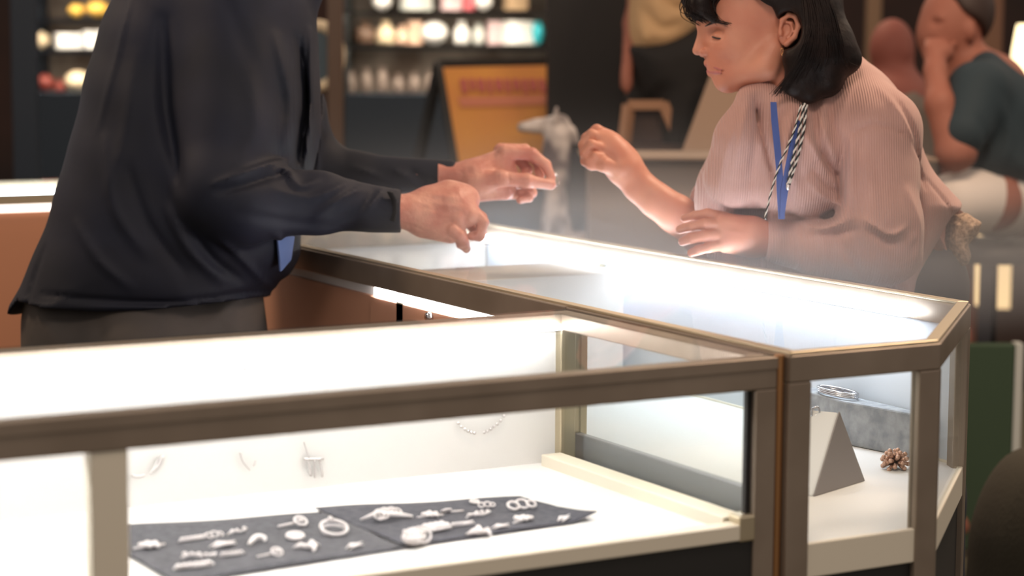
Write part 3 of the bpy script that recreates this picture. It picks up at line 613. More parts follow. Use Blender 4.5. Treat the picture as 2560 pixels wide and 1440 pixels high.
# open sleeve ends and neck
J.disp([([(565, 470), (640, 440), (725, 400)], 9, 10.5), ([(575, 490), (660, 462), (735, 430)], 10, -11.7), ([(690, 450), (720, 425), (760, 470), (800, 455)], 8, 8.2), ([(700, 480), (790, 500), (880, 455)], 9, 7.0),
        ([(800, 545), (860, 500), (905, 470)], 8, 8.2), ([(830, 560), (900, 530), (930, 480)], 10, -7.0), ([(900, 540), (940, 500), (955, 470)], 6, 5.9), ([(620, 540), (760, 560), (900, 570)], 12, -4.7),
        ([(640, 200), (660, 330), (610, 440)], 22, 8.2), ([(700, 100), (730, 250), (715, 380)], 14, 9.4), ([(740, 90), (752, 260), (735, 400)], 8, -16.4), ([(765, 60), (772, 250), (752, 420)], 6, 8.2),
        ([(420, 60), (425, 280), (470, 470)], 19, -14.0), ([(350, 150), (330, 330), (290, 480)], 22, 5.9), ([(270, 350), (300, 520), (380, 640)], 15, 5.9), ([(330, 420), (380, 560), (470, 680)], 14, -5.9),
        ([(430, 520), (480, 620), (560, 700)], 14, 8.2), ([(500, 590), (540, 650), (600, 700)], 10, -7.0), ([(560, 600), (620, 660), (660, 715)], 10, 7.0), ([(200, 560), (260, 650), (340, 720)], 12, 4.7),
        ([(110, 735), (300, 752), (480, 752), (650, 725)], 6, -5.9), ([(80, 765), (300, 768), (480, 766), (655, 738)], 6, 5.9), ([(105, 620), (80, 700), (60, 780)], 9, -5.9), ([(700, 590), (715, 630), (690, 690)], 10, 7.0),
        ([(330, 0), (300, 140), (250, 330)], 9, 3.5), ([(560, -20), (600, 60), (640, 160)], 18, -4.7), ([(850, 395), (900, 410), (950, 440)], 6, 5.9), ([(960, 400), (1000, 425), (1030, 455)], 6, 5.9), ([(1000, 400), (1060, 440)], 6, -4.7)], DM-.15)
J.noise(.0022, 16, 3)
J.cutpoly([(1003, 420), (1120, 420), (1120, 660), (1000, 660)], 4.05, 0, 4.17).cutpoly([(1138, 360), (1250, 360), (1250, 520), (1143, 520)], 4.31, 4.17, 9)
J.cutpoly([(-20, 950), (-20, 780), (40, 788), (75, 752), (160, 770), (280, 777), (400, 774), (560, 757), (655, 743), (720, 730), (720, 950)], DM)
jk = mk('jacket', [J.mesh()], 'jacket', mn)
# cuff tab, zip edge, hem cord, inner shirt
MB().tube([W(uvw(975, 480, 3.99)), W(uvw(985, 500, 4.00)), W(uvw(986, 530, 4.003)), W(uvw(980, 552, 4.005))], .0085, 8, flat=.3).build('cuff_tab', 'trim_dark', jk)
T = Field(q_(20, 700)-np.array([0, 0, .3]), q_(700, 900)+np.array([0, 0, .3]), .008)
fz = tou((hipw[0], hipw[1], .06))[1]
T = Field(np.array([q_(20, 0)[0], q_(0, 690)[1], DM-.3]), np.array([q_(760, 0)[0], fz+.03, DM+.3]), .009)
T.inflate(pp([(70, 700), (60, 800), (62, 900), (90, 1010), (640, 1010), (668, 840), (655, 700)], DM), DM, .180, .15, .03)
for dd in (-.10, .10):
    hp = q_(370, 900, DM+dd); an = np.array([hp[0]-.02, fz-.04, DM+dd]); T.cone(hp, (hp+an)/2+np.array([.03, 0, 0]), .125, .09, .04).cone((hp+an)/2+np.array([.03, 0, 0]), an, .09, .07, .03)
T.disp([([(560, 780), (600, 860)], 12, 5), ([(250, 790), (280, 900)], 16, -5), ([(120, 800), (150, 900)], 12, 4)], DM-.15); T.noise(.003, 14, 5)
mk('trousers', [T.mesh()], 'trousers', mn)
S = Field(q_(560, -330)-np.array([0, 0, .16]), q_(860, -20)+np.array([0, 0, .16]), .005)
S.ell(q_(706, -185), (.098, .098, .086), .02).ell(q_(664, -130), (.05, .06, .078), .02).cone(q_(800, -160), q_(790, -30), .06, .07, .02, 'cut')
mk('hair', [S.mesh()], 'hair_grey', mn)
for dd in (-.10, .11):
    a = np.array([q_(370, 0)[0]-.02, tou((hipw[0], hipw[1], .045))[1], DM+dd])
    S = Field(a-np.array([.14, .08, .09]), a+np.array([.26, .06, .09]), .006); S.cone(a, a+np.array([.17, .008, 0]), .045, .036, .03).cone(a+np.array([-.03, 0, 0]), a, .04, .045, .02)
    mk('shoe', [S.mesh()], 'shoe', mn)
sh = MB().slab([W(uvw(x, y, d)) for x, y, d in ((692, 592, 4.00), (735, 590, 4.05), (726, 650, 4.05), (700, 680, 4.02))], .006).build('shirt_edge', 'shirt_blue', mn, bevel=.002)
# the ring he holds up
rc = W(uvw(1388, 450, 4.305)); m = MB(); m.tube([rc+RT*.0098*math.cos(a)-UP*(-.0115)*math.sin(a)+FW*.004*math.cos(a) for a in np.linspace(0, 2*math.pi, 28, endpoint=False)], .0013, 8, closed=True)
rg = empty('finger_ring', rc, 'thin silver ring pinched between the thumb and finger of the man', 'ring')
m.build('band', 'chrome', rg); MB().ball(rc+UP*.0125, .0026).build('stone', 'silver', rg)
# ------------------------------------------------------------------ woman in the dusty pink blouse
DW = 4.02; DH = 3.95
def w_(x, y, d=DW): return uvw(x, y, d)
wm_hip = W(w_(2290, 640, 4.12))
wn = empty('person', (wm_hip[0], wm_hip[1], 0), 'woman in a dusty pink ribbed blouse leaning on the glass and looking at the ring', 'person')
wz = lambda z: tou((wm_hip[0], wm_hip[1], z))[1]
parts = []
# head and neck
mm = .001; px_ = DH/FPX
Hd = Field(uvw(1690, -150, DH)-np.array([0, 0, .10]), uvw(2110, 330, DH)+np.array([0, 0, .11]), .0019)
e = lambda x, y, dd=0.: uvw(x, y, DH)+np.array([0, 0, dd])
Hd.ell(e(1912, 5), (.105, .088, .072), .02, rot=.25)                 # cranium
Hd.ell(e(1838, 60), (.064, .074, .060), .03, rot=.25)                # forehead and brow mass
Hd.ell(e(1845, 128), (.052, .058, .050), .03, rot=.1)                # cheeks
for sgn in (-1, 1):
    Hd.cone(e(1930, 130, sgn*.044), e(1908, 172, sgn*.042), .018, .018, .035).cone(e(1908, 172, sgn*.042), e(1822, 200, sgn*.014), .018, .015, .035)
    Hd.ell(e(1822, 118, sgn*.036), (.024, .020, .016), .02)          # cheekbone
Hd.cone(e(1822, 192), e(1885, 172), .019, .034, .02)                # jaw floor
Hd.ell(e(1811, 201), (.0150, .0165, .019), .014)                     # chin
Hd.ell(e(1795, 160), (.021, .023, .027), .018)                       # muzzle
for sgn in (-1, 1):
    Hd.cone(e(1757, 58), e(1800, 62, sgn*.042), .0085, .008, .014)   # brow ridge
    Hd.ell(e(1784, 90, sgn*.038), (.015, .0105, .013), .016, 'cut') # socket
    Hd.ell(e(1799, 96, sgn*.031), (.0150, .0105, .0130), .009)       # lids over the eyeball
Hd.cone(e(1763, 66), e(1747, 112), .0085, .0085, .012).ell(e(1744, 126), (.0098, .0092, .0105), .006)
Hd.cone(e(1752, 122), e(1765, 138), .0075, .0060, .006)
for sgn in (-1, 1):
    Hd.ell(e(1760, 132, sgn*.0125), (.0088, .0070, .0062), .004); Hd.ell(e(1757, 140, sgn*.0065), (.0040, .0035, .0030), .003, 'cut')
    Hd.cone(e(1768, 157.5, 0), e(1800, 180, sgn*.032), .0055, .0026, .004)
    Hd.cone(e(1776, 182, 0), e(1799, 184, sgn*.031), .0058, .0026, .004)
    Hd.cone(e(1768, 168, 0), e(1807, 184, sgn*.038), .0022, .0018, .002, 'cut')
Hd.ell(e(1790, 191, 0), (.006, .004, .014), .006, 'cut')
Hd.cone(e(1945, 150), e(2000, 300, .02), .046, .042, .012)
# ear, near side (and its twin)
for sgn in (-1, 1):
    n_ = sgn*.072 if sgn < 0 else .072
    E = lambda x, y, dd=0.: e(x, y, n_+sgn*dd)
    Hd.ell(E(1958, 92, -.004), (.0185, .026, .008), .006, rot=.15)
    Hd.chain([E(1938, 88, .003), E(1942, 64, .008), E(1958, 51, .010), E(1974, 56, .012), E(1981, 80, .012), E(1972, 106, .010), E(1953, 122, .006)], [.0038, .0042, .0045, .0048, .0048, .0045, .0062], .004)
    Hd.chain([E(1952, 68, .006), E(1964, 72, .007), E(1966, 90, .007), E(1955, 106, .005)], [.0028, .003, .003, .003], .003)
    Hd.ell(E(1952, 88, .009), (.0085, .0115, .007), .003, 'cut')
    Hd.ell(E(1939, 95, .003), (.0045, .007, .005), .003)
Hd.disp([([(1768, 138), (1782, 150), (1796, 172)], 4, -.8), ([(1772, 104), (1790, 112), (1812, 112)], 4, -.7), ([(1778, 96), (1795, 99), (1812, 95)], 2.5, -.9)], DH-.05)
parts.append(Hd.mesh())
# near (left) arm: hand laid over the other forearm
HR = .0017
G = Field(uvw(1670, 500, 3.98)-np.array([0, 0, .09]), uvw(2000, 690, 3.98)+np.array([0, 0, .09]), HR)
g = lambda x, y, dd=0.: uvw(x, y, 3.98+dd)
G.chain([g(1985, 600, .0), g(1925, 600, 0), g(1880, 592, .002)], [.031, .029, .030], .01)
G.cone(g(1880, 578, 0), g(1812, 558, .010), .028, .020, .018).cone(g(1880, 608, 0), g(1815, 606, .0), .027, .020, .018).cone(g(1880, 590, .01), g(1810, 580, .014), .028, .024, .018)
for (pts, rr) in ((((1815, 545, .020), (1768, 535, .010), (1738, 540, .010), (1712, 546, .020)), (.0118, .0104, .0094, .0080)),
                  (((1812, 564, .008), (1762, 560, -.006), (1728, 566, -.004), (1700, 574, .008)), (.0122, .0106, .0096, .0082)),
                  (((1812, 588, .000), (1760, 590, -.014), (1728, 596, -.012), (1706, 604, .000)), (.0120, .0106, .0096, .0082)),
                  (((1818, 610, -.004), (1774, 618, -.014), (1746, 625, -.010), (1728, 632, .000)), (.0114, .0098, .0090, .0078))):
    G.chain([g(*p) for p in pts], list(rr), .0035)
G.chain([g(1870, 565, .03), (g(1830, 552, .05)), g(1800, 556, .062)], [.016, .012, .010], .008)
G.disp([([(1860, 560), (1815, 550)], 6, .8), ([(1860, 585), (1812, 576)], 6, .8), ([(1905, 600), (1860, 600)], 8, .5)], 3.96)
parts.append(G.mesh())
# far (right) arm: forearm up to the raised hand, fingertips gathered
G = Field(uvw(1420, 280, 4.20)-np.array([0, 0, .10]), uvw(1900, 700, 4.20)+np.array([0, 0, .10]), .0019)
g = lambda x, y, dd=0.: uvw(x, y, 4.20+dd)
G.chain([g(1860, 640, -.02), g(1765, 590, -.015), g(1690, 535, -.01), g(1640, 500, -.005), g(1598, 465, 0), g(1568, 425, 0)], [.045, .042, .0355, .0315, .029, .030], .02)
G.cone(g(1568, 425), g(1528, 362, .0), .030, .022, .02, sw=1.0).cone(g(1548, 418, -.01), g(1498, 385, -.016), .028, .020, .02).cone(g(1560, 400, .015), g(1515, 352, .015), .028, .020, .02)
G.cone(g(1540, 385, -.005), g(1500, 350, .0), .026, .018, .02)
for (pts, rr) in ((((1524, 345, .012), (1492, 326, .014), (1466, 346, .006), (1460, 378, -.004)), (.0145, .0120, .0108, .0090)),
                  (((1516, 352, -.004), (1480, 338, -.010), (1459, 362, -.014), (1462, 392, -.016)), (.0140, .0116, .0105, .0090)),
                  (((1505, 372, -.020), (1478, 362, -.034), (1462, 384, -.032), (1472, 402, -.022)), (.0130, .0106, .0098, .0086)),
                  (((1508, 392, -.026), (1488, 390, -.038), (1472, 400, -.034), (1480, 414, -.026)), (.0120, .0098, .009, .008))):
    G.chain([g(*p) for p in pts], list(rr), .0035)
G.chain([g(1545, 420, -.026), g(1510, 412, -.034), g(1480, 408, -.030), g(1462, 404, -.020)], [.018, .0138, .0118, .0092], .007)
G.disp([([(1500, 374), (1530, 392), (1540, 410)], 6, -2.0), ([(1562, 440), (1580, 425)], 5, -.8), ([(1475, 372), (1500, 380)], 4, -1.5)], 4.17)
parts.append(G.mesh())
# trunk and legs under the clothes
B = Field(np.array([w_(1880, 0)[0], w_(0, 160)[1], DW-.26]), np.array([w_(2460, 0)[0]+.06, wz(-.02), DW+.46]), .011)
B.cone(w_(2020, 310, 4.02), w_(2090, 360, 4.09), .04, .07, .03).cone(w_(2100, 360, 4.07), w_(2270, 660, 4.14), .08, .08, .03, sw=1.1)
B.cone(w_(2125, 315, 3.97), w_(2125, 315, 4.12), .045, .045, .03).cone(w_(2170, 310, 3.92), w_(2205, 590, 3.88), .045, .036, .02).cone(w_(2205, 600, 3.88), w_(1960, 602, 3.97), .034, .027, .02)
for dd in (-.06, .13):
    hp = w_(2300, 690, 4.14+dd); an = np.array([hp[0]+.03, wz(.07), 4.14+dd]); B.cone(hp, (hp+an)/2, .055, .042, .03).cone((hp+an)/2, an, .042, .034, .02).cone(an, an+np.array([-.12, .03, 0]), .035, .025, .02)
parts.append(B.mesh())
wb = mk('body', parts, 'skin', wn)
# lips, eyes, lashes, brow
for nm, P, rr in (('upper_lip', [(1766.5, 160.5, 0), (1781, 169, -.020), (1800, 181, -.0350)], [.0050, .0040, .0014]), ('lower_lip', [(1772, 178, 0), (1785, 183, -.0195), (1799, 187, -.0345)], [.0054, .0044, .0014])):
    MB().tube(cat([W(e(*p)) for p in P], 5), list(np.interp(np.linspace(0, 2, 11), [0, 1, 2], rr)), 10).build(nm, 'lips', wb)
MB().tube(cat([W(e(1776, 98, -.0375)), W(e(1788, 103, -.0455)), W(e(1804, 103, -.0470)), W(e(1822, 96, -.0440))], 5), .0016, 6).build('eyelashes', 'lash', wb)
MB().tube(cat([W(e(1760, 70, -.026)), W(e(1782, 64, -.047)), W(e(1812, 72, -.059))], 5), [.0012, .0018, .0022, .0026, .0026, .0026, .0024, .0022, .0018, .0014, .001], 6, flat=.8).build('eyebrow', 'lash', wb)
# hair: a dense mass with strands over it
Hh = Field(uvw(1690, -200, DH)-np.array([0, 0, .17]), uvw(2190, 320, DH)+np.array([0, 0, .15]), .0032)
Hh.ell(e(1930, -10), (.128, .108, .096), .02, rot=.3)
Hh.ell(e(1820, -30), (.075, .070, .078), .03, rot=.3)
for dd in (-.066, -.044, -.022, .0, .025, .05, .085):
    Hh.cone(e(2000, 0, dd*.9), e(2045, 140, dd*1.05), .058, .050, .03).cone(e(2045, 140, dd*1.05), e(2050, 205, dd*1.1), .050, .028, .03)
Hh.cone(e(1985, 150, -.078), e(2008, 238, -.076), .032, .022, .02).cone(e(2010, 120, -.085), e(1965, 222, -.082), .036, .018, .03).cone(e(2040, 110, -.06), e(2108, 158, -.06), .05, .024, .02)
Hh.cone(e(1700, 80, -.0), e(1860, 70, -.0), .030, .058, .01, 'cut', sw=3).cone(e(1790, 20, .0), e(1880, 110, -.0), .035, .052, .012, 'cut', sw=3)
Hh.cone(e(1870, 130, 0), e(1905, 190, 0), .062, .034, .02, 'cut', sw=3).ell(e(1955, 90, -.09), (.024, .034, .05), .008, 'cut').cone(e(1905, 100, -.08), e(1950, 90, -.09), .018, .02, .01, 'cut')
Hh.cone(e(1745, -40, -.03), e(1745, 20, -.055), .030, .018, .02).cone(e(1745, 20, -.055), e(1775, 58, -.058), .018, .007, .01).cone(e(1730, 0, .0), e(1740, 40, -.01), .020, .010, .01)
Hh.noise(.0012, 60, 5)
hr = mk('hair', [Hh.mesh()], 'hair', wn)
m = MB(); rs = np.random.default_rng(3)
def strand(m, P, r0=.0011):
    c = cat([W(e(*p)) for p in P], 6); m.tube(c, list(r0*np.clip(np.linspace(1.4, .25, len(c)), 0, 1)), 4)
for i in range(150):                        # fringe falling over the brow
    t = rs.random(); j = rs.normal(size=6)*3; dz = -.075+.10*rs.random()
    strand(m, [(1850+60*t, -110+j[0], dz*.4), (1775+70*t+j[1], -50+20*t, dz*.8), (1718+70*t+j[2], -5+22*t+j[3], dz), (1712+88*t+j[2]*1.5, 38+22*t+j[5], dz*1.05), (1752+80*t+j[4]*2, 70+12*t-25*rs.random(), dz*1.02)], .0014)
for i in range(420):                        # lengths falling to the shoulder
    t = rs.random(); j = rs.normal(size=8)*3.5; dz = -.112-.006*rs.random()+.02*(rs.random() < .2)
    strand(m, [(1870+80*t, -140+j[0], -.06), (1960+60*t+j[1], -60+20*t, dz+.004), (1992+70*t+j[2], 60+10*t, dz-.014), (1975+112*t+j[3]*1.6, 160-5*t, dz-.013+.02*t**4), (1922+188*t+j[4]*2.4, 243-78*t+14*rs.random()+j[5], dz+.022)], .0015)
for i in range(60):                         # side hair swept back over the ear
    t = rs.random(); j = rs.normal(size=5)*3
    strand(m, [(1820+40*t, -60+j[0], -.072), (1880+20*t, 5+25*t*0+j[1], -.086), (1930, 38-25*t+j[2], -.090), (1985+6*t, 55-20*t+j[3], -.094), (2010+10*t, 120, -.096)], .0013)
m.build('hair_strands', 'hair', hr)
# blouse
Bl = Field(w_(1700, 95, DW)-np.array([0, 0, .30]), w_(2480, 800, DW)+np.array([0, 0, .30]), .0050)
ol = cat([np.array(p, float) for p in [(1884, 222), (1850, 250), (1826, 290), (1800, 335), (1775, 385), (1756, 440), (1762, 490), (1790, 545), (1812, 640), (1850, 740), (2080, 790), (2270, 780), (2300, 705), (2340, 630), (2385, 560), (2432, 535), (2425, 520), (2385, 480), (2345, 432), (2318, 380), (2298, 315), (2268, 250), (2225, 190), (2175, 150), (2130, 122), (2080, 160), (2030, 235), (1985, 260), (1930, 240)]], 3, True)
Bl.inflate([tuple(w_(x, y)[:2]) for x, y in ol], lambda U, V: DW+.05+.06*np.clip((V-w_(0, 380)[1])/.16, 0, 1)*np.clip((w_(2260, 0)[0]-U)/.12, 0, 1), .135, .12, .02, power=2.4)
Bl.chain([w_(1874, 238, 3.94), w_(1905, 238, 3.93), w_(1960, 262, 3.91)], [.022, .024, .024], .02).chain([w_(1866, 250, 3.915), w_(1850, 340, 3.92), w_(1835, 440, 3.97)], [.022, .045, .060], .02).chain([w_(1990, 282, 3.90), w_(2010, 360, 3.90), w_(2020, 460, 3.93)], [.026, .045, .06], .03).chain([w_(1930, 282, 3.925), w_(1935, 360, 3.93), w_(1940, 460, 3.95)], [.03, .04, .05], .02)
Bl.cone(w_(2090, 205, 3.98), w_(2185, 330, 3.93), .045, .085, .05)
Bl.cone(w_(2185, 330, 3.92), w_(2205, 560, 3.88), .082, .074, .03).cone(w_(2205, 560, 3.88), w_(2215, 620, 3.88), .072, .062, .03)
Bl.cone(w_(2215, 622, 3.88), w_(2060, 628, 3.92), .062, .050, .03).cone(w_(2060, 626, 3.92), w_(1905, 601, 3.975), .050, .0360, .02)
Bl.cone(w_(1985, 300, 4.14), w_(1800, 490, 4.22), .06, .05, .03).cone(w_(1800, 490, 4.22), w_(1772, 502, 4.22), .05, .036, .02)
Bl.cone(w_(1815, 520, 4.08), w_(2110, 540, 4.02), .055, .06, .05).cone(w_(1840, 600, 4.10), w_(2110, 610, 4.06), .06, .07, .04)
Bl.cone(w_(2055, 245, 3.96), w_(2085, 330, 3.95), .050, .075, .03)
Bl.cone(w_(1900, 240, 3.88), w_(1932, 420, 3.84), .010, .018, .015, 'cut')
Bl.cone(w_(2392, 545, DW+.03), w_(2360, 650, DW+.03), .026, .03, .01, 'cut', sw=2.4)
Bl.disp([([(2110, 345), (2150, 322), (2200, 325), (2260, 350)], 5, -5.4), ([(2108, 355), (2095, 430), (2105, 520)], 9, -9.5), ([(2125, 345), (2115, 430), (2120, 520)], 9, 6.8),
         ([(2260, 350), (2310, 420), (2330, 470)], 5, -5.4), ([(2330, 440), (2380, 500), (2400, 530)], 5, -4.1), ([(2140, 550), (2200, 590), (2240, 570)], 8, 12.2), ([(2150, 580), (2215, 615), (2255, 605)], 8, -10.8), ([(2200, 620), (2250, 610), (2265, 590)], 7, 8.1),
         ([(2000, 560), (2060, 570), (2120, 545)], 8, 8.1), ([(2010, 590), (2080, 590), (2130, 575)], 8, -8.1), ([(1990, 590), (1998, 630), (2020, 670)], 6, -4.7), ([(2085, 590), (2110, 640), (2150, 690)], 7, -5.4), ([(2050, 600), (2060, 640), (2085, 680)], 7, 4.7),
         ([(1980, 280), (1960, 380), (1990, 480)], 10, 9.5), ([(2030, 290), (2040, 370), (2090, 440)], 9, -10.8), ([(2010, 260), (2000, 330), (2060, 430)], 8, 8.1), ([(2060, 250), (2050, 320), (2080, 400)], 9, 9.5), ([(2080, 250), (2075, 300), (2095, 360)], 8, -8.1),
         ([(1870, 250), (1850, 330), (1830, 430)], 9, 6.8), ([(1900, 260), (1885, 350), (1880, 460)], 10, -6.8), ([(1840, 300), (1815, 380), (1800, 470)], 8, 5.4), ([(2020, 420), (2060, 460), (2090, 480)], 6, -6.8), ([(2010, 450), (2050, 490), (2090, 510)], 6, 6.8),
         ([(2140, 200), (2110, 250), (2090, 310)], 8, 5.4), ([(2190, 220), (2240, 300), (2270, 360)], 9, 5.4), ([(2230, 250), (2270, 330), (2290, 390)], 7, -6.8), ([(2150, 380), (2160, 460), (2165, 540)], 12, 4.1), ([(2290, 480), (2310, 560), (2300, 640)], 12, -8.1), ([(2250, 480), (2280, 580), (2270, 660)], 10, 6.8), ([(1888, 245), (1902, 330), (1930, 420), (1942, 480)], 6, -11), ([(1905, 250), (1930, 340), (1948, 420)], 8, 5), ([(1990, 285), (1968, 360), (1950, 440)], 6, -7), ([(2070, 330), (2050, 390), (2015, 440), (1985, 460)], 7, -4)], DW-.12)
Bl.noise(.0012, 30, 9)
Bl.cutpoly([(1922, 520), (1840, 520), (1840, 700), (1912, 700)], 3.97, 0, 4.03)
bl = mk('blouse', [Bl.mesh()], 'blouse', wn)
# trousers, shoes
T = Field(np.array([w_(2150, 0)[0], w_(0, 620)[1], DW-.2]), np.array([w_(2450, 0)[0]+.05, wz(.05), DW+.42]), .009)
T.cone(w_(2270, 650, 4.12), w_(2290, 720, 4.14), .085, .10, .03, sw=1.2)
for dd in (-.06, .13):
    hp = w_(2300, 700, 4.14+dd); an = np.array([hp[0]+.03, wz(.10), 4.14+dd]); T.cone(hp, (hp+an)/2, .088, .068, .03).cone((hp+an)/2, an, .072, .055, .02)
mk('trousers', [T.mesh()], 'trousers_grey', wn)
for dd in (-.06, .13):
    a = np.array([w_(2300, 0, 4.14)[0]+.03, wz(.045), 4.14+dd]); S = Field(a-np.array([.24, .08, .09]), a+np.array([.12, .06, .09]), .006)
    S.cone(a, a-np.array([.15, -.008, 0]), .042, .032, .03); mk('shoe', [S.mesh()], 'shoe', wn)
# lanyard with its twisted cords, earring
zf = lambda x, y: 3.835 if y > 330 else 3.835+(330-y)*.0006
m = MB(); ribbon = [(1938, 258), (1936, 300), (1946, 380), (1952, 450), (1952, 545), (1960, 545), (1972, 470), (1988, 400), (1962, 340), (1950, 300), (1948, 258)]
def strip(m, L, Rr, d, th=.0015):
    for i in range(len(L)-1): m.slab([W(uvw(*L[i], d+i*.0)), W(uvw(*L[i+1], d)), W(uvw(*Rr[i+1], d)), W(uvw(*Rr[i], d))], th)
    return m
ln = empty('lanyard', W(uvw(1955, 545, 3.86)), 'blue ribbon lanyard hanging round the neck of the woman in the pink blouse', 'lanyard')
strip(m, [(1926, 255), (1928, 300), (1934, 360), (1940, 420), (1942, 480), (1946, 548)], [(1941, 255), (1945, 300), (1951, 360), (1956, 420), (1962, 480), (1962, 548)], 3.845)
strip(m, [(1992, 300), (1974, 360), (1962, 420), (1952, 480), (1950, 548)], [(2002, 302), (1992, 360), (1980, 420), (1970, 480), (1960, 548)], 3.842).build('ribbon', 'lanyard', ln)
ck = empty('cord_necklace', W(uvw(1970, 470, 3.84)), 'black and white twisted cord hanging down the front of the pink blouse', 'necklace')
def rope(path, d, rr=.0032, name='cord'):
    c = cat([W(uvw(x, y, d)) for x, y in path], 10); L = 0; a = MB(); b = MB(); pa = []; pb = []
    for i, p in enumerate(c):
        if i: L += np.linalg.norm(c[i]-c[i-1])
        t = c[min(i+1, len(c)-1)]-c[max(i-1, 0)]; t /= np.linalg.norm(t); x = np.cross(t, FW); y = np.cross(t, x); th = L/.0032
        pa.append(p+(x*math.cos(th)+y*math.sin(th))*rr*.5); pb.append(p-(x*math.cos(th)+y*math.sin(th))*rr*.5)
    a.tube(pa, rr*.55, 5).build(name, 'cord_white', ck); b.tube(pb, rr*.55, 5).build(name, 'gasket', ck)
rope([(2010, 258), (1998, 330), (1982, 400), (1968, 470)], 3.836, .0034)
rope([(2002, 262), (1984, 330), (1950, 410), (1928, 480), (1912, 548)], 3.832, .0024)
rope([(2016, 262), (2008, 330), (1992, 400), (1972, 462)], 3.838, .0034)
MB().ball(W(uvw(1970, 468, 3.834)), (.004, .004, .006)).build('cord_end', 'silver', ck)
er = W(e(1941, 133, -.082)); MB().tube([er+RT*.0025*math.cos(a)-UP*(.005+.005*math.sin(a)) for a in np.linspace(0, 6.28, 16, endpoint=False)], .0008, 6, closed=True).ball(er-UP*.012, .0018).build('earring', 'gold', wn)
# speckled pouch worn at the back
S = Field(uvw(2330, 510, 4.05)-np.array([0, 0, .10]), uvw(2480, 700, 4.05)+np.array([0, 0, .10]), .0028)
S.inflate(pp([(2368, 560), (2385, 538), (2415, 532), (2452, 558), (2440, 590), (2418, 612), (2424, 640), (2418, 662), (2400, 666), (2376, 640), (2364, 600)], 4.05), 4.05, .055, .03, .01).noise(.0012, 160, 4)
tag(mk('waist_pouch', [S.mesh()], 'fleece'), 'speckled tan fleecy pouch under the back hem of the pink blouse', 'pouch')
# ------------------------------------------------------------------ hall behind
struct(box('floor', (-20, -10, -.1), (26, 26, 0), 'floor_tiles'))
def vb(x0, y0, x1, y1, d, depth, mb=None, top=None):
    """upright box whose front face spans those pixels at distance d"""
    a = at(x0, y0, d); b = at(x1, y1, d); n = np.array([FW[0], FW[1], 0]); n /= np.linalg.norm(n); r = np.array([RT[0], RT[1], 0]); r /= np.linalg.norm(r)
    w = (b-a)@r; z0 = max(min(a[2], b[2]), 0.); z1 = max(a[2], b[2]); p = [a[:2], a[:2]+r[:2]*w, a[:2]+r[:2]*w+n[:2]*depth, a[:2]+n[:2]*depth]
    return (mb or MB()).prism([tuple(q) for q in p], z0, z1)
def th(o, l, c, g=None): return tag(o, l, c, g)
def floor_y(x, d): return 720+FPX*(tou(np.append((at(x, 700, d))[:2], 0.))[1])/tou(np.append((at(x, 700, d))[:2], 0.))[2]
bk = at(1280, 300, 13.2)
n = np.array([FW[0], FW[1], 0]); n /= np.linalg.norm(n); r = np.array([RT[0], RT[1], 0]); r /= np.linalg.norm(r)
p = [bk-r*16, bk+r*16, bk+r*16+n*.2, bk-r*16+n*.2]; struct(MB().prism([tuple(q[:2]) for q in p], 0, 3.2).build('wall_back', 'wall_dark'))
# case C behind the man
cC = empty('display_case', (-.7, 3.5, 0), 'lit glass display case behind the man, brown panel towards him', 'display case')
xr = .30
box('side_panel', (-2.6, 3.262, .10), (xr, 3.28, .975), 'laminate_warm', cC); box('plinth', (-2.6, 3.30, 0), (xr, 3.75, .10), 'gasket', cC)
MB().box((-2.6, 3.25, .972), (xr+.005, 3.275, 1.0)).box((-2.6, 3.755, .972), (xr+.005, 3.78, 1.0)).box((xr-.02, 3.275, .972), (xr+.005, 3.755, 1.0)).build('top_frame', 'champagne', cC)
box('shelf', (-2.6, 3.28, .80), (xr, 3.755, .82), 'white_board', cC); box('rear_panel', (-2.6, 3.76, .10), (xr, 3.775, .972), 'white_board', cC)
box('glass_top', (-2.6, 3.255, 1.0), (xr, 3.775, 1.004), 'pane', cC); box('led_strip', (-2.6, 3.70, .955), (xr-.05, 3.74, .972), 'led', cC); box('led_strip', (-2.6, 3.252, .955), (xr-.05, 3.261, .972), 'led_soft', cC)
# dark columns
for i, (x0, x1, d, m, l) in enumerate([(18, 72, 7.4, 'column_blue', 'narrow dark blue column at the far left edge of the picture'), (1372, 1562, 7.12, 'column_dark', 'wide dark column between the lit shop and the seated people'),
                                       (816, 846, 7.0, 'post_brown', 'slim brown upright post beside the round mirror'), (2176, 2206, 9.6, 'post_tan', 'slim tan post behind the shoulder of the woman'),
                                       (2440, 2512, 9.0, 'post_brown2', 'brown column behind the head of the seated man'), (1556, 1590, 9.2, 'post_brown', 'brown post just right of the wide dark column')]):
    fy = floor_y((x0+x1)/2, d); o = vb(x0, -260, x1, fy, d, .25 if x1-x0 > 60 else .06).build('column', m, bevel=.006); th(o, l, 'column')
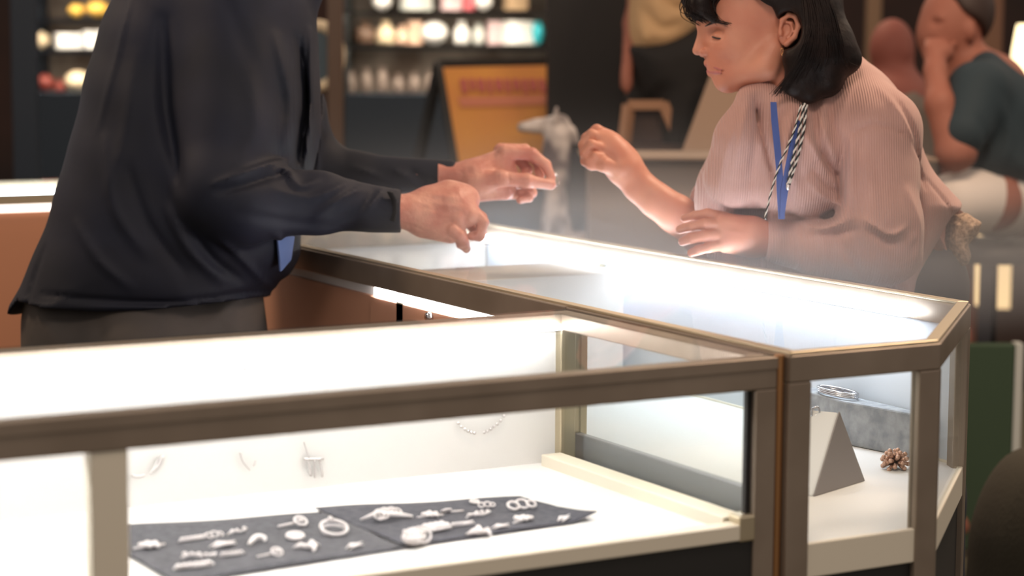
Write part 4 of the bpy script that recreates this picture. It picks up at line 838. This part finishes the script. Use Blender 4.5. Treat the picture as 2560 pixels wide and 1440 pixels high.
# shop shelving left: two lit bays with goods
def shelf_unit(name, x0, x1, ys, d, dep, mframe, label, yb):
    e_ = empty(name, (*at((x0+x1)/2, 500, d+dep/2)[:2], 0), label, 'shelf unit'); fy = floor_y((x0+x1)/2, d)
    vb(x0-8, -200, x0, fy, d, dep).build('upright', mframe, e_); vb(x1, -200, x1+8, fy, d, dep).build('upright', mframe, e_)
    vb(x0, -200, x1, yb, d+dep, .03).build('back_panel', 'unit_back', e_); vb(x0, yb, x1, fy, d+.01, dep).build('lower_cabinet', 'cabinet_navy', e_)
    for y in ys:
        m_ = vb(x0, y, x1, y+4, d, dep); vb(x0, y, x1, y+12, d, .012, m_).build('shelf_board', mframe, e_); vb(x0+6, y+4.5, x1-6, y+8, d+.02, .03).build('shelf_light', 'shelf_led', e_)
    return e_
shelf_unit('shelf_unit', 66, 330, (-30, 46, 124), 9.0, .35, 'column_blue', 'dark shelf unit of the shop at far left with lit shelves', 232)
shelf_unit('shelf_unit', 862, 1374, (-40, 28, 114), 9.2, .35, 'unit_board', 'wide dark shop display behind the hands with lit shelves and a navy base', 236)
G_ = [  # x, bottom y, half width px, height px, material, shape, label, category, distance
 (192, 44, 22, 34, 'g_gold', 'ball', 'smaller glowing gold ball on the upper left shop shelf', 'ball'), (246, 44, 30, 42, 'g_gold', 'ball', 'larger glowing gold ball on the upper left shop shelf', 'ball'),
 (82, 44, 14, 40, 'g_pink', 'jar', 'pale pink jar at the left end of the upper left shelf', 'jar'), (100, 122, 26, 42, 'g_cream', 'ball', 'round cream ornament at the left end of the middle left shelf', 'ornament'),
 (170, 122, 34, 38, 'g_white', 'box', 'bright white box on the middle left shelf, left of the two', 'box'), (235, 122, 28, 44, 'g_white', 'box', 'bright white box on the middle left shelf beside the man', 'box'),
 (80, 230, 9, 72, 'g_cream', 'jar', 'tall pale bottle on the bottom left shop shelf', 'bottle'), (112, 230, 24, 44, 'g_red', 'ball', 'dark red round pot on the bottom left shop shelf', 'pot'),
 (150, 230, 16, 30, 'g_red', 'jar', 'small reddish jar right of the round red pot', 'jar'), (196, 230, 34, 52, 'g_cream', 'ball', 'cream rounded bowl on the bottom left shop shelf', 'bowl'), (262, 230, 18, 66, 'g_tan', 'jar', 'tan bottle against the back of the man', 'bottle'),
 (955, 26, 26, 44, 'g_white', 'ball', 'white globe on the top shop shelf near the man', 'globe'), (1040, 26, 40, 56, 'g_grey', 'box', 'wide pale grey box on the top shop shelf', 'box'), (1128, 26, 26, 50, 'g_pink', 'box', 'pale pink box on the top shop shelf', 'box'),
 (1172, 26, 14, 52, 'g_rose', 'box', 'narrow rose red box on the top shop shelf', 'box'), (1208, 26, 24, 48, 'g_white', 'ball', 'white globe on the top shop shelf right of the rose box', 'globe'), (1290, 26, 30, 40, 'g_tan', 'box', 'tan box at the right of the top shop shelf', 'box'),
 (912, 112, 28, 70, 'g_brown', 'jar', 'brown vase at the left of the lit middle shelf', 'vase'), (965, 112, 24, 84, 'g_cream', 'jar', 'tall cream vase on the lit middle shelf', 'vase'), (1006, 112, 16, 48, 'g_peach', 'jar', 'small peach jar on the lit middle shelf', 'jar'),
 (1038, 112, 18, 70, 'g_peach', 'box', 'peach carton on the lit middle shelf', 'box'), (1086, 112, 34, 76, 'g_white', 'ball', 'big white globe on the lit middle shelf', 'globe'), (1154, 112, 20, 64, 'g_white', 'jar', 'white bottle on the lit middle shelf', 'bottle'),
 (1196, 112, 16, 52, 'g_grey', 'jar', 'grey jar on the lit middle shelf', 'jar'), (1236, 112, 18, 60, 'g_pink', 'box', 'pale mauve box on the lit middle shelf', 'box'), (1296, 112, 40, 66, 'g_white', 'box', 'large white box on the lit middle shelf', 'box'), (1345, 112, 17, 62, 'g_cyan', 'ball', 'turquoise ball at the right end of the lit middle shelf', 'ball')]
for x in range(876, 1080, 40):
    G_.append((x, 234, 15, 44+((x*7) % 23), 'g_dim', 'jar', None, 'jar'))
def good(x, yb, hw, hh, m, shp, d):
    hh = min(hh, 58 if yb in (112, 122) else 44 if yb == 26 else hh); yb -= 1
    c = at(x, yb, d); k = d/FPX; w = hw*k; H = hh*k; mb = MB()
    if shp == 'ball': mb.lathe(c, [(w*.35, 0), (w*.38, .06*H), (w*.8, .2*H), (w, .5*H), (w*.85, .78*H), (w*.4, .97*H), (w*.1, H)], 16)
    elif shp == 'jar': mb.lathe(c, [(w*.8, 0), (w, .1*H), (w, .55*H), (w*.8, .72*H), (w*.42, .8*H), (w*.42, .92*H), (w*.5, .93*H), (w*.5, H)], 14)
    else:
        mb.box(c+np.array([-w*.9, -w*.5, 0]), c+np.array([w*.9, w*.5, H])); mb.box(c+np.array([-w*.93, -w*.53, H*.8]), c+np.array([w*.93, w*.53, H*.86]))
    return mb
for x, yb, hw, hh, m, shp, lab, ct in G_:
    d = 9.22 if x < 400 else 9.42
    o = good(x, yb, hw, hh, m, shp, d).build({'ball': 'decorative_ball', 'box': 'gift_box'}.get(ct, ct), m)
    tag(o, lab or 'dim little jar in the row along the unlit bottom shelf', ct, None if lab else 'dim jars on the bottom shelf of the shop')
# round mirror
mr = empty('round_mirror', at(792, 230, 7.3), 'round beige-framed mirror half hidden behind the man', 'mirror')
c = at(796, 140, 7.3); MB().tube([c+RT*.075*math.cos(a)*1.0+np.array([0, 0, 1])*.105*math.sin(a) for a in np.linspace(0, 2*math.pi, 30, endpoint=False)], .020, 10, closed=True).build('frame', 'g_cream', mr)
MB().slab([c+RT*.066*math.cos(a)+np.array([0, 0, 1])*.095*math.sin(a) for a in np.linspace(0, 2*math.pi, 24, endpoint=False)], .01).build('mirror_glass', 'mirror_blue', mr)
vb(788, 235, 804, floor_y(796, 7.3), 7.3, .03).build('stand', 'post_brown', mr)
# yellow board sign
sg = empty('board_sign', (*at(1270, 500, 7.5)[:2], 0), 'yellow poster board sign with faded pink lettering on a black folding frame', 'sign')
def q4(a, b, c, d_): return [at(*a), at(*b), at(*c), at(*d_)]
lean = lambda x, y: at(x, y, 7.5-.00055*(y-170))
pl = MB().slab([lean(1108, 172), lean(1412, 165), lean(1462, 470), lean(1158, 470)], .018).build('poster', 'poster_yellow', sg)
for i, (x0, w, hgt) in enumerate([(1150, 15, 44), (1172, 13, 36), (1192, 17, 40), (1216, 12, 44), (1235, 18, 38), (1260, 13, 42), (1280, 16, 36), (1303, 13, 44), (1322, 16, 38), (1345, 14, 42), (1366, 14, 46)]):
    f_ = lambda x, y: lean(x, y)-FW*.014
    MB().slab([f_(x0, 198), f_(x0+w, 198), f_(x0+w+6, 198+hgt*.8), f_(x0+6, 198+hgt*.8)], .003).build('lettering', 'poster_pink', pl)
MB().slab([lean(1146, 244)-FW*.012, lean(1376, 238)-FW*.012, lean(1382, 262)-FW*.012, lean(1152, 268)-FW*.012], .003).build('lettering', 'poster_pink2', pl)
mb = MB(); mb.bar(lean(1098, 165)+FW*.01, lean(1150, 480)+FW*.01, .022, .03); mb.bar(lean(1152, 492)+FW*.01, at(1205, floor_y(1200, 7.3), 7.2), .022, .03)
mb.bar(lean(1425, 160)+FW*.01, lean(1475, 480)+FW*.01, .022, .03); mb.bar(lean(1475, 480)+FW*.01, at(1530, floor_y(1500, 7.3), 7.2), .022, .03)
mb.bar(at(1098, 160, 7.52), at(1040, 430, 7.75), .022, .05); mb.bar(at(1040, 430, 7.75), at(1000, floor_y(1000, 7.9), 7.9), .022, .05); mb.bar(at(1098, 160, 7.52), at(1425, 156, 7.52), .022, .03); mb.build('frame', 'gasket', sg)
# dappled ornament in front of the sign
orn = empty('figurine', (*at(1385, 420, 6.2)[:2], 1.0), 'pale grey and white animal figurine with dark patches before the yellow sign', 'figurine')
F_ = Field(uvw(1270, 260, 6.2)-np.array([0, 0, .12]), uvw(1460, 640, 6.2)+np.array([0, 0, .12]), .006); k_ = lambda x, y, dd=0: uvw(x, y, 6.2+dd)
F_.cone(k_(1395, 340), k_(1385, 440), .040, .046, .02).cone(k_(1400, 310), k_(1340, 315), .030, .020, .02).cone(k_(1340, 315), k_(1305, 318), .020, .015, .01).cone(k_(1425, 330), k_(1440, 355), .02, .012, .01)
for a in ((1360, .03), (1410, -.03), (1375, -.03), (1420, .03)): F_.cone(k_(1388, 430, a[1]), k_(a[0], 598, a[1]), .022, .016, .02)
F_.cone(k_(1388, 300, -.03), k_(1392, 270, -.04), .012, .006, .01)
mk('figurine_body', [F_.mesh()], 'dapple', orn)
# bar counter and people seated behind
bt = empty('bar_counter', (*at(1850, 500, 5.9)[:2], 0), 'long brown-grey bar counter behind the woman, people leaning on it', 'counter')
vb(1455, 392, 2345, 404, 5.60, .36).build('counter_top', 'counter_top', bt); vb(1475, 404, 2310, floor_y(1900, 5.65), 5.65, .28).build('counter_base', 'counter_base', bt)
vb(1205, 618, 1475, floor_y(1300, 5.9), 5.95, .5).build('low_wing', 'counter_base', bt)
ch = empty('wooden_chair', (*at(1640, 400, 6.7)[:2], 0), 'dark wooden chair with a light wood edge behind the counter', 'chair')
mb = MB(); mb.bar(at(1570, 262, 6.6), at(1660, 262, 6.6), .03, .03); mb.bar(at(1660, 258, 6.6), at(1702, 352, 6.6), .03, .035); mb.bar(at(1572, 262, 6.6), at(1560, 360, 6.6), .03, .03); mb.build('frame', 'wood_light', ch)
vb(1578, 275, 1672, 356, 6.62, .02).build('backrest', 'wood_dark', ch)
for x in (1565, 1690): vb(x, 352, x+14, floor_y(1620, 6.6), 6.6, .03).build('leg', 'wood_dark', ch)
vb(1560, 362, 1705, 374, 6.5, .35).build('seat', 'wood_dark', ch)
pn = tag(MB().slab([at(1790, 150, 6.45), at(1960, 150, 6.45), at(1960, 420, 6.35), at(1690, 420, 6.35)], .05).build('canvas_screen', 'beige_panel', bevel=.004), 'beige slanting canvas screen behind the face of the woman', 'screen')
# background person in tan and black
pa = empty('person', (*at(1650, 500, 6.9)[:2], 0), 'person in a tan top and black trousers perched on the chair, head out of view', 'person')
D_ = 6.75; K = lambda x, y, dd=0: uvw(x, y, D_+dd); g0 = lambda x: floor_y(x, D_)
F_ = Field(np.array([K(1500, 0)[0], K(0, -360)[1], D_-.5]), np.array([K(1860, 0)[0], K(0, g0(1680))[1]+.03, D_+.6]), .016)
F_.cone(K(1660, 140), K(1660, -120), .10, .10, .05, sw=1).cone(K(1660, -150), K(1660, -190), .045, .045, .03).ell(K(1652, -250), (.085, .11, .09), .02).cone(K(1640, -250, -.08), K(1640, -240, -.10), .015, .012, .01)
F_.cone(K(1660, 170), K(1740, 240, -.1), .10, .08, .05).cone(K(1740, 240, -.1), K(1720, 560, -.12), .06, .04, .03).cone(K(1660, 200, .1), K(1600, 560, .1), .08, .04, .03).cone(K(1720, 560, -.12), K(1700, g0(1700)-20, -.1), .045, .035, .02).cone(K(1600, 560, .1), K(1600, g0(1600)-20, .1), .045, .035, .02)
F_.chain([K(1610, -100, .0), K(1580, 60, .0), K(1566, 190, -.1)], [.035, .028, .02], .02).ell(K(1566, 205, -.1), (.024, .034, .02), .01)
for i in range(4): F_.cone(K(1560+5*i, 215, -.1-.008*i), K(1562+6*i, 240, -.1-.008*i), .008, .006, .006)
mk('body', [F_.mesh()], 'skin_dim', pa)
F_ = Field(np.array([K(1530, 0)[0], K(0, -170)[1], D_-.33]), np.array([K(1800, 0)[0], K(0, 175)[1], D_+.33]), .009)
F_.inflate(pp(cat([np.array(p_, float) for p_ in [(1590, -130), (1572, 0), (1570, 110), (1600, 150), (1660, 160), (1715, 125), (1745, 60), (1750, -60), (1730, -130)]], 3, True), D_), D_, .17, .10, .02).noise(.004, 12, 2)
F_.disp([([(1610, 20), (1650, 70), (1700, 60)], 12, -9), ([(1640, -20), (1690, 20), (1720, 10)], 10, -9), ([(1600, 60), (1620, 120)], 10, 6)], D_-.15)
mk('tan_top', [F_.mesh()], 'tan_knit', pa)
F_ = Field(K(1530, -390)-np.array([0, 0, .16]), K(1790, -120)+np.array([0, 0, .16]), .008); F_.ell(K(1662, -268), (.096, .112, .102), .02).cone(K(1700, -230), K(1712, -150), .06, .05, .03).cone(K(1575, -230), K(1590, -130), .075, .08, .02, 'cut', sw=1.3); mk('hair', [F_.mesh()], 'hair_brown', pa)
F_ = Field(np.array([K(1520, 0)[0], K(0, 60)[1], D_-.36]), np.array([K(1860, 0)[0], K(0, g0(1680))[1], D_+.4]), .012)
F_.inflate(pp([(1560, 120), (1575, 190), (1600, 250), (1690, 300), (1728, 335), (1765, 290), (1820, 190), (1850, 80), (1800, 40), (1700, 80)], D_), D_, .19, .10, .03)
F_.cone(K(1720, 270, -.1), K(1720, 560, -.12), .09, .06, .03).cone(K(1630, 260, .1), K(1600, 560, .1), .09, .06, .03).cone(K(1720, 560, -.12), K(1700, g0(1700)-60, -.1), .06, .05, .02).cone(K(1600, 560, .1), K(1600, g0(1600)-60, .1), .06, .05, .02)
mk('trousers', [F_.mesh()], 'black_cloth', pa)
# seated man at right, chin on his hand
D_ = 6.0; pb_ = empty('person', (*at(2400, 500, 6.1)[:2], 0), 'seated man in a dark teal shirt and white shorts, chin resting on his fist', 'person')
F_ = Field(np.array([K(2240, 0)[0], K(0, -110)[1], D_-.42]), np.array([K(2620, 0)[0], K(0, g0(2400))[1]+.03, D_+.5]), .011)
F_.ell(K(2378, 60), (.092, .125, .085), .02, rot=.15).cone(K(2340, 90), K(2350, 150), .050, .038, .03).cone(K(2318, 66, -.02), K(2312, 92, -.02), .010, .016, .01).ell(K(2428, 78, -.08), (.016, .032, .012), .006)
F_.ell(K(2338, 55, -.066), (.014, .010, .014), .01, 'cut').cone(K(2322, 40, 0), K(2350, 42, -.07), .010, .010, .01).cone(K(2400, 130), K(2440, 210), .052, .06, .03)
F_.cone(K(2460, 240), K(2470, 420), .13, .13, .05, sw=1.1).cone(K(2420, 240, -.17), K(2400, 380, -.24), .05, .042, .03)
F_.chain([K(2400, 380, -.24), K(2385, 385, -.24), K(2350, 260, -.22), K(2338, 180, -.16), K(2338, 150, -.14)], [.046, .046, .040, .030, .030], .02)
F_.ell(K(2346, 132, -.12), (.046, .030, .036), .012)
for i in range(4): F_.chain([K(2322+14*i, 118, -.135), K(2318+14*i, 104, -.105), K(2330+12*i, 110, -.085)], [.0125, .011, .010], .005)
F_.cone(K(2365, 130, -.10), K(2385, 108, -.09), .012, .010, .006)
F_.cone(K(2500, 250, .17), K(2480, 400, .1), .05, .04, .03).cone(K(2480, 400, .1), K(2360, 375, .0), .04, .03, .02)
F_.cone(K(2480, 500, -.1), K(2360, 520, -.2), .09, .07, .04).cone(K(2360, 520, -.2), K(2380, 840, -.16), .055, .04, .03).cone(K(2480, 500, .1), K(2390, 530, .1), .09, .07, .04).cone(K(2390, 530, .1), K(2400, 850, .1), .055, .04, .03)
for dd in (-.16, .1): F_.cone(K(2390, 840, dd), K(2395, g0(2400)-30, dd), .042, .035, .02).cone(K(2395, g0(2400)-25, dd), K(2310, g0(2400)-15, dd), .036, .03, .02)
mk('body', [F_.mesh()], 'skin_dim', pb_)
F_ = Field(np.array([K(2330, 0)[0], K(0, -80)[1], D_-.2]), np.array([K(2520, 0)[0], K(0, 130)[1], D_+.2]), .007)
F_.ell(K(2400, 32), (.098, .112, .094), .02, rot=.2).cone(K(2330, 60), K(2340, 140), .09, .07, .02, 'cut', sw=1.5).cone(K(2380, 100, 0), K(2400, 160), .085, .06, .02, 'cut', sw=1.5); mk('hair', [F_.mesh()], 'hair_brown', pb_)
F_ = Field(np.array([K(2240, 0)[0], K(0, 90)[1], D_-.42]), np.array([K(2660, 0)[0], K(0, 510)[1], D_+.42]), .009)
F_.inflate(pp(cat([np.array(p_, float) for p_ in [(2420, 160), (2385, 220), (2370, 320), (2378, 430), (2420, 475), (2540, 480), (2575, 430), (2570, 300), (2530, 200), (2470, 150)]], 3, True), D_), D_, .20, .12, .02, power=2.4)
F_.cone(K(2450, 190, 0), K(2530, 280, 0), .07, .10, .05, sw=1.4).cone(K(2440, 225, -.17), K(2412, 330, -.23), .082, .070, .04).cone(K(2510, 240, .15), K(2490, 360, .14), .08, .07, .04).disp([([(2430, 300), (2460, 380), (2450, 440)], 12, -8), ([(2500, 260), (2520, 340), (2500, 430)], 14, 7)], D_-.2)
mk('shirt', [F_.mesh()], 'teal_cloth', pb_)
F_ = Field(np.array([K(2300, 0)[0], K(0, 420)[1], D_-.40]), np.array([K(2620, 0)[0], K(0, 640)[1], D_+.36]), .009)
F_.cone(K(2490, 495, -.08), K(2385, 508, -.19), .095, .086, .05).cone(K(2490, 495, .1), K(2400, 510, .1), .11, .09, .05).cone(K(2510, 490, 0), K(2500, 500, 0), .11, .11, .05).noise(.004, 14, 4); mk('shorts', [F_.mesh()], 'white_cloth', pb_)
st = empty('bar_stool', (*at(2480, 600, 6.05)[:2], 0), 'dark bar stool under the man in white shorts', 'stool')
cst = at(2475, 604, 6.05); MB().lathe(cst-np.array([0, 0, .05]), [(.17, 0), (.19, .012), (.19, .035), (.17, .05)], 24).build('seat', 'gasket', st)
for dx, dy in ((-.13, -.13), (.13, -.13), (.13, .13), (-.13, .13)): MB().bar(cst+np.array([dx*.8, dy*.8, -.05]), np.array([cst[0]+dx*1.3, cst[1]+dy*1.3, 0]), .035, .035).build('leg', 'stool_leg', st)
# reddish blurred second guest beside him
D_ = 7.0; pc = empty('person', (*at(2225, 500, 7.0)[:2], 0), 'guest with a bald reddish head and grey shirt behind the woman', 'person')
F_ = Field(np.array([K(2100, 0)[0], K(0, 30)[1], D_-.36]), np.array([K(2340, 0)[0], K(0, g0(2230))[1]+.03, D_+.3]), .012)
F_.ell(K(2230, 125), (.075, .105, .085), .02).cone(K(2208, 120, -.03), K(2204, 135, -.03), .012, .014, .01).cone(K(2235, 170), K(2240, 230), .05, .055, .03).ell(K(2262, 130, -.07), (.014, .026, .012), .006).cone(K(2240, 270), K(2240, 520), .13, .12, .05, sw=1.2)
F_.cone(K(2240, 520, -.07), K(2230, g0(2230)-20, -.07), .09, .04, .03).cone(K(2240, 520, .08), K(2240, g0(2230)-20, .08), .09, .04, .03); mk('body', [F_.mesh()], 'skin_red', pc)
F_ = Field(np.array([K(2090, 0)[0], K(0, 180)[1], D_-.36]), np.array([K(2380, 0)[0], K(0, 560)[1], D_+.36]), .010); F_.inflate(pp([(2210, 215), (2150, 260), (2150, 540), (2340, 540), (2335, 260), (2275, 205)], D_), D_, .19, .12, .03); mk('shirt', [F_.mesh()], 'grey_cloth', pc)
# right side: lit wall block, lamp, green partition, dark pouf
o = vb(2462, 600, 2530, 775, 7.6, .3).build('lit_panel', 'lit_cream'); tag(o, 'small warm lit panel low behind the bar stool at right', 'light panel'); o.location.z += 0
lp = empty('table_lamp', at(2548, 240, 8.6), 'glowing lamp at the right edge above the shoulder of the seated man', 'lamp')
c = at(2562, 185, 8.6); MB().lathe(c, [(.060, 0), (.052, .10), (.036, .20)], 20).build('lamp_shade', 'lamp_glow', lp); MB().lathe(at(2562, 326, 8.6), [(.06, 0), (.06, .015), (.012, .03), (.012, .23)], 14).build('base', 'post_brown', lp)
o = vb(2500, 330, 2640, floor_y(2560, 8.5), 8.5, .3).build('side_cabinet', 'wood_dark'); tag(o, 'dark wooden cabinet under the glowing lamp', 'cabinet')
o = vb(2400, 862, 2536, floor_y(2480, 5.75), 5.75, .05).build('green_partition', 'green_panel', bevel=.004); tag(o, 'low dark green partition right of the corner case', 'partition')
o = vb(2540, 860, 2556, floor_y(2480, 5.75), 5.75, .05).build('trim_post', 'g_grey'); tag(o, 'thin pale post at the right end of the green partition', 'post')
F_ = Field(uvw(2440, 1080, 4.5)-np.array([.1, 0, .40]), np.array([uvw(2800, 0, 4.5)[0], tou(np.append(at(2600, 700, 4.5)[:2], 0))[1], 4.9]), .012)
F_.inflate(pp(cat([np.array(p_, float) for p_ in [(2432, 1420), (2450, 1290), (2500, 1180), (2570, 1120), (2680, 1110), (2760, 1180), (2780, 1400), (2770, 1700), (2440, 1700)]], 3, True), 4.5), 4.5, .30, .16, .03)
tag(mk('pouf', [F_.mesh()], 'olive_cloth'), 'rounded dark olive pouf at the lower right corner', 'pouf')
# ------------------------------------------------------------------ added scatter volume imitating lens bloom over the lit glass
hm = bpy.data.materials.new('bloom_scatter'); hm.use_nodes = True; nt = hm.node_tree; nt.nodes.clear(); o_ = nt.nodes.new('ShaderNodeOutputMaterial'); vs_ = nt.nodes.new('ShaderNodeVolumeScatter')
tc = nt.nodes.new('ShaderNodeTexCoord'); sp = nt.nodes.new('ShaderNodeSeparateXYZ'); nt.links.new(tc.outputs['Generated'], sp.inputs[0])
mr_ = nt.nodes.new('ShaderNodeMapRange'); nt.links.new(sp.outputs['Z'], mr_.inputs[0]); mr_.inputs[1].default_value = 0; mr_.inputs[2].default_value = 1; mr_.inputs[3].default_value = 1.; mr_.inputs[4].default_value = 0
pw = nt.nodes.new('ShaderNodeMath'); pw.operation = 'POWER'; nt.links.new(mr_.outputs[0], pw.inputs[0]); pw.inputs[1].default_value = 4.5
ml = nt.nodes.new('ShaderNodeMath'); ml.operation = 'MULTIPLY'; nt.links.new(pw.outputs[0], ml.inputs[0]); ml.inputs[1].default_value = .62; 
def _op(op, a, b):
    n_ = nt.nodes.new('ShaderNodeMath'); n_.operation = op
    for k, v in enumerate((a, b)):
        if isinstance(v, (int, float)): n_.inputs[k].default_value = v
        else: nt.links.new(v, n_.inputs[k])
    return n_.outputs[0]
prod = ml.outputs[0]
for ax_, g_ in (('X', 10.), ('Y', 12.)):                # the bloom volume thins out towards its sides
    e_ = _op('MULTIPLY', sp.outputs[ax_], _op('SUBTRACT', 1., sp.outputs[ax_])); prod = _op('MULTIPLY', prod, _op('MINIMUM', _op('MULTIPLY', e_, g_), 1.))
nt.links.new(prod, vs_.inputs['Density'])
nt.links.new(vs_.outputs[0], o_.inputs['Volume']); vs_.inputs['Color'].default_value = (.92, .95, 1, 1); MATS['bloom_scatter'] = hm
tag(box('bloom_volume', (-.02, -.12, TOP+.006), (1.25, 2.3, TOP+.42), 'bloom_scatter'), 'added faint bluish volume imitating lens bloom over the lit glass between the two people', 'bloom_volume', kind='stuff')
SC.cycles.volume_bounces = 0; SC.cycles.volume_step_rate = 4
